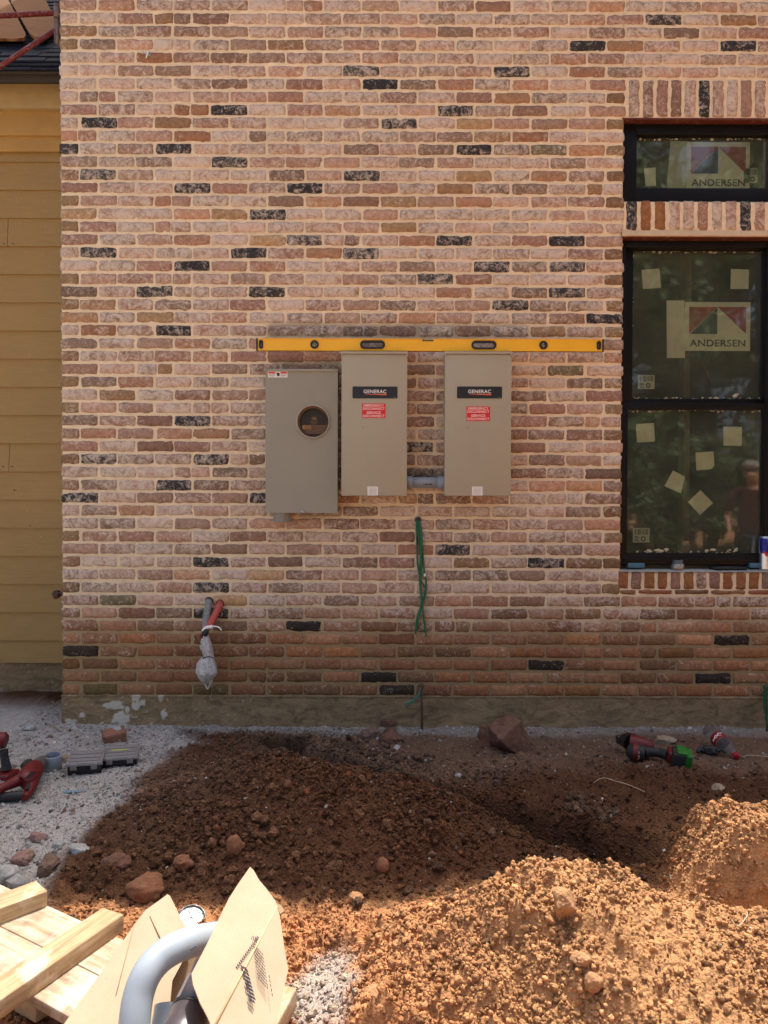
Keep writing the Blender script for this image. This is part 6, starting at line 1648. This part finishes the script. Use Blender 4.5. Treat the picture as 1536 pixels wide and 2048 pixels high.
# crumpled tin lid behind the left flap
lp = G(382, 1838, .055); ld = thing('tin_lid', 'round ridged silver tin lid behind the carton flap', 'tin lid', lp)
mt = Matrix.Translation(lp) @ Euler((math.radians(26), math.radians(8), 0)).to_matrix().to_4x4()
prof = [(0, .001)]
for k in range(12): prof.append((.003*(k+1), .001+.0030*(k % 2)))
prof += [(.037, .006), (.039, .006), (.040, .003), (.039, -.012)]
MB().lathe(prof, 36, mt).build('disc', pm('crinkled_tin', (.24, .24, .23), .32, .6, var=.7, vs=70, bmp=1.0, bs=60), ld)
mb = MB(); mb.lathe([(.0385, -.012), (.0385, -.060), (.037, -.062), (0, -.062)], 32, mt); mb.build('can_wall', pm('tin_wall', (.5, .5, .49), .35, .8), ld)
# ------------------------------------------------------------ behind the camera: what the panes reflect
def mat_leaf(nm, c):
    m, n, b = nodes(nm); at_ = n.nodes.new('ShaderNodeAttribute'); at_.attribute_name = 'Col'
    n.links.new(at_.outputs['Color'], b.inputs['Base Color']); b.inputs['Roughness'].default_value = .55
    b.inputs['Subsurface Weight'].default_value = 0.0; return m
M_LEAF = mat_leaf('leaf', None); M_BARK = pm('bark', (.09, .065, .045), .9, var=.3, vs=12, bmp=.6, bs=20)
def leaf_mesh(name, cx, rad, hgt, base, n, size, tint, seed):
    r = np.random.default_rng(seed); nc = 34
    cl = r.normal(size=(nc, 3)); cl /= np.linalg.norm(cl, axis=1)[:, None]; cl *= (r.random((nc, 1))**.45)
    cen = np.stack([cl[:, 0]*rad*.8, cl[:, 1]*rad*.8, base+hgt*.5+cl[:, 2]*hgt*.46], 1); cr = rad*r.uniform(.18, .36, nc)
    k = r.integers(nc, size=n); d = r.normal(size=(n, 3)); d /= np.linalg.norm(d, axis=1)[:, None]
    p = cen[k]+d*(cr[k]*(r.random(n)**.5))[:, None]; p[:, 2] = np.maximum(p[:, 2], base*.8)
    s = size*r.uniform(.6, 1.4, n); a = r.normal(size=(n, 3)); a /= np.linalg.norm(a, axis=1)[:, None]; b_ = np.cross(a, d); b_ /= np.linalg.norm(b_, axis=1)[:, None]+1e-9
    V = np.stack([p-a*s[:, None], p+b_*s[:, None]*.55, p+a*s[:, None], p-b_*s[:, None]*.55], 1).reshape(-1, 3)
    Fc = np.arange(n*4).reshape(n, 4); c = np.array(tint)*(r.uniform(.6, 1.45, (n, 1)))*np.array([1, 1, 1]); c = np.repeat(c, 4, 0)
    return mesh_np(name, V, Fc, np.clip(c, .005, .5), False)
def tree(x, y, h, rad, lab, seed, tint, src=None):
    t = thing('broadleaf_tree', lab, 'tree', (x, y, 0), 'trees behind the camera'); mb = MB()
    r = random.Random(seed); mb.tube(smooth_path([(x, y, -.1), (x+.08, y, h*.2), (x-.1, y+.1, h*.45), (x+.05, y, h*.75)], 5), [.13-.10*i/15 for i in range(16)], 12)
    for i in range(7):
        a = r.uniform(0, 6.28); z0 = h*(.28+.07*i); L = rad*.8
        mb.tube(smooth_path([(x, y, z0), (x+math.cos(a)*L*.5, y+math.sin(a)*L*.5, z0+.5), (x+math.cos(a)*L, y+math.sin(a)*L, z0+1.1)], 3), [.07, .062, .055, .045, .035, .025, .015], 8)
    mb.build('trunk', M_BARK, t)
    me = leaf_mesh('crown', 0, rad*1.25, h*.93, h*.07, 20000, .085, tint, seed); o = link('crown', me, M_LEAF, t); o.location = (0, 0, 0)
for i, (x, y, h, rad, lab, tint) in enumerate(((4.6, -10.4, 10.5, 2.1, 'tall dark green tree behind the viewer, nearest of the mirrored trees', (.075, .13, .035)),
        (6.9, -11.6, 11.5, 2.3, 'tall olive green tree mirrored in the middle of the panes', (.095, .14, .04)), (9.3, -10.8, 10.5, 2.3, 'dark tree mirrored at the right of the panes', (.07, .12, .035)),
        (5.8, -14.5, 12.5, 2.8, 'tallest tree standing behind the mirrored row', (.06, .10, .03)))):
    tree(x, y, h, rad, lab, 700+i, tint)
for i, (x, y, lab) in enumerate(((3.9, -7.6, 'leafy green shrub at the left of the mirrored shrubs'), (5.2, -8.0, 'broad green shrub in the middle of the mirrored shrubs'), (6.7, -7.8, 'green shrub at the right of the mirrored shrubs'))):
    t = thing('shrub', lab, 'shrub', (x, y, 0), 'shrubs behind the camera'); mb = MB()
    for k in range(6):
        a = k*1.05; mb.tube([(x, y, -.05), (x+math.cos(a)*.25, y+math.sin(a)*.25, .7), (x+math.cos(a)*.6, y+math.sin(a)*.6, 1.5)], [.03, .02, .01], 7)
    mb.build('stem', M_BARK, t)
    o = link('foliage', leaf_mesh('foliage', 0, 1.0, 2.5, .05, 9000, .05, (.085, .14, .04), 720+i), M_LEAF, t); o.location = (0, 0, 0)

# person standing to the right, seen only as a faint reflection
def skin_obj(name, verts, edges, radii, mat, par, sub=2):
    me = bpy.data.meshes.new(name); me.from_pydata(verts, edges, []); o = bpy.data.objects.new(name, me); COL.objects.link(o); me.materials.append(mat)
    md = o.modifiers.new('skin', 'SKIN'); md.use_smooth_shade = True
    lay = me.skin_vertices[0].data if len(me.skin_vertices) else None
    if lay is None:
        bm_x = bmesh.new(); bm_x.from_mesh(me); bm_x.verts.layers.skin.verify(); bm_x.to_mesh(me); bm_x.free(); lay = me.skin_vertices[0].data
    for i, r in enumerate(radii): lay[i].radius = r if isinstance(r, tuple) else (r, r); lay[i].use_root = (i == 0)
    s = o.modifiers.new('sub', 'SUBSURF'); s.levels = s.render_levels = sub
    o.parent = par; return o
M_SKIN = pm('skin', lin((.78, .56, .45)), .5, var=.05); M_SHIRT = pm('maroon_shirt', lin((.32, .13, .14)), .9, var=.12, vs=20); M_JEAN = pm('dark_jeans', lin((.16, .19, .26)), .9, var=.2, vs=30); M_HAIR = pm('grey_hair', lin((.62, .58, .54)), .8, var=.3, vs=60); M_BOOT = pm('brown_boot', lin((.30, .20, .13)), .7)
M_EYE = pm('eye_dark', (.02, .015, .01), .2); 
px_, py_ = 4.10, -4.2
man = thing('person', 'person in a maroon shirt and dark jeans, faintly mirrored in the lower pane', 'person', (px_, py_, 0)); man.rotation_euler = (0, 0, math.radians(30)); man.scale = (.935, .935, .935)
V = [(0, 0, .92), (0, 0, 1.10), (0, .01, 1.30), (0, .0, 1.44), (0, .015, 1.52), (0, .03, 1.60), (0, .035, 1.68)]; Rr = [(.15, .11), (.14, .10), (.165, .11), (.12, .085), (.055, .055), (.078, .088), (.07, .082)]
E = [(i, i+1) for i in range(6)]
def add(par, pts, rs):
    k = par
    for q, r_ in zip(pts, rs): V.append(q); Rr.append(r_); E.append((k, len(V)-1)); k = len(V)-1
    return k
for s in (-1, 1):
    add(0, [(s*.10, 0, .84), (s*.11, .02, .50), (s*.115, -.01, .12), (s*.12, .03, .05), (s*.125, .15, .035)], [.085, .058, .042, .04, .032])
    wv_ = add(3, [(s*.17, 0, 1.42), (s*.225, .0, 1.36), (s*.26, -.01, 1.12), (s*.235, .15, .95), (s*.225, .19, .90)], [.06, .052, .040, .028, (.030, .018)])
    bx_, by_, bz_ = V[wv_]
    for j, (dx, L) in enumerate(((-.026, .072), (-.009, .082), (.009, .077), (.026, .062))):
        add(wv_, [(bx_+dx, by_+.035, bz_-.030), (bx_+dx*1.1, by_+.035+L*.45, bz_-.05), (bx_+dx*1.1, by_+.035+L*.7, bz_-.075)], [.0095, .0085, .0075])
    add(wv_, [(bx_-s*.036, by_+.018, bz_-.004), (bx_-s*.046, by_+.05, bz_-.018)], [.011, .009])
skin_obj('body', V, E, Rr, M_SKIN, man)
VS = [(0, 0, .80), (0, 0, 1.10), (0, .01, 1.30), (0, 0, 1.45)]; RS = [(.175, .135), (.165, .125), (.19, .13), (.12, .09)]; ES = [(0, 1), (1, 2), (2, 3)]
for s in (-1, 1):
    b0_ = len(VS); VS += [(s*.18, 0, 1.42), (s*.235, 0, 1.34), (s*.258, -.008, 1.18)]; RS += [.075, .070, .064]; ES += [(3, b0_), (b0_, b0_+1), (b0_+1, b0_+2)]
skin_obj('shirt', VS, ES, RS, M_SHIRT, man)
VJ = [(0, 0, 1.0)]; RJ = [(.165, .125)]; EJ = []
for s in (-1, 1):
    b0_ = len(VJ); VJ += [(s*.10, 0, .82), (s*.11, .02, .50), (s*.115, -.005, .10)]; RJ += [.105, .078, .066]; EJ += [(0, b0_), (b0_, b0_+1), (b0_+1, b0_+2)]
skin_obj('jeans', VJ, EJ, RJ, M_JEAN, man)
def local(o): o.location = (0, 0, 0); return o
for s in (-1, 1):
    local(MB().blob((s*.122, .08, .045), (.05, .14, .055), 5, 2, .08, flatb=-.75).build('boot', M_BOOT, man))
    local(MB().blob((s*.031, .112, 1.655), (.0095, .006, .006), 1, 2, 0).build('eye', M_EYE, man))
    local(MB().blob((s*.082, .03, 1.64), (.010, .022, .032), 3, 2, .05).build('ear', M_SKIN, man))
local(MB().blob((0, .130, 1.625), (.013, .018, .024), 2, 2, .05).build('nose', M_SKIN, man))
local(MB().blob((0, .112, 1.585), (.024, .008, .006), 2, 2, .05).build('mouth', pm('lips', lin((.62, .36, .32)), .5), man))
hb_ = MB(); hb_.blob((0, .008, 1.705), (.088, .100, .062), 8, 3, .08, flatb=-.55); hb_.blob((0, -.035, 1.65), (.080, .065, .075), 9, 3, .08); local(hb_.build('hair', M_HAIR, man))
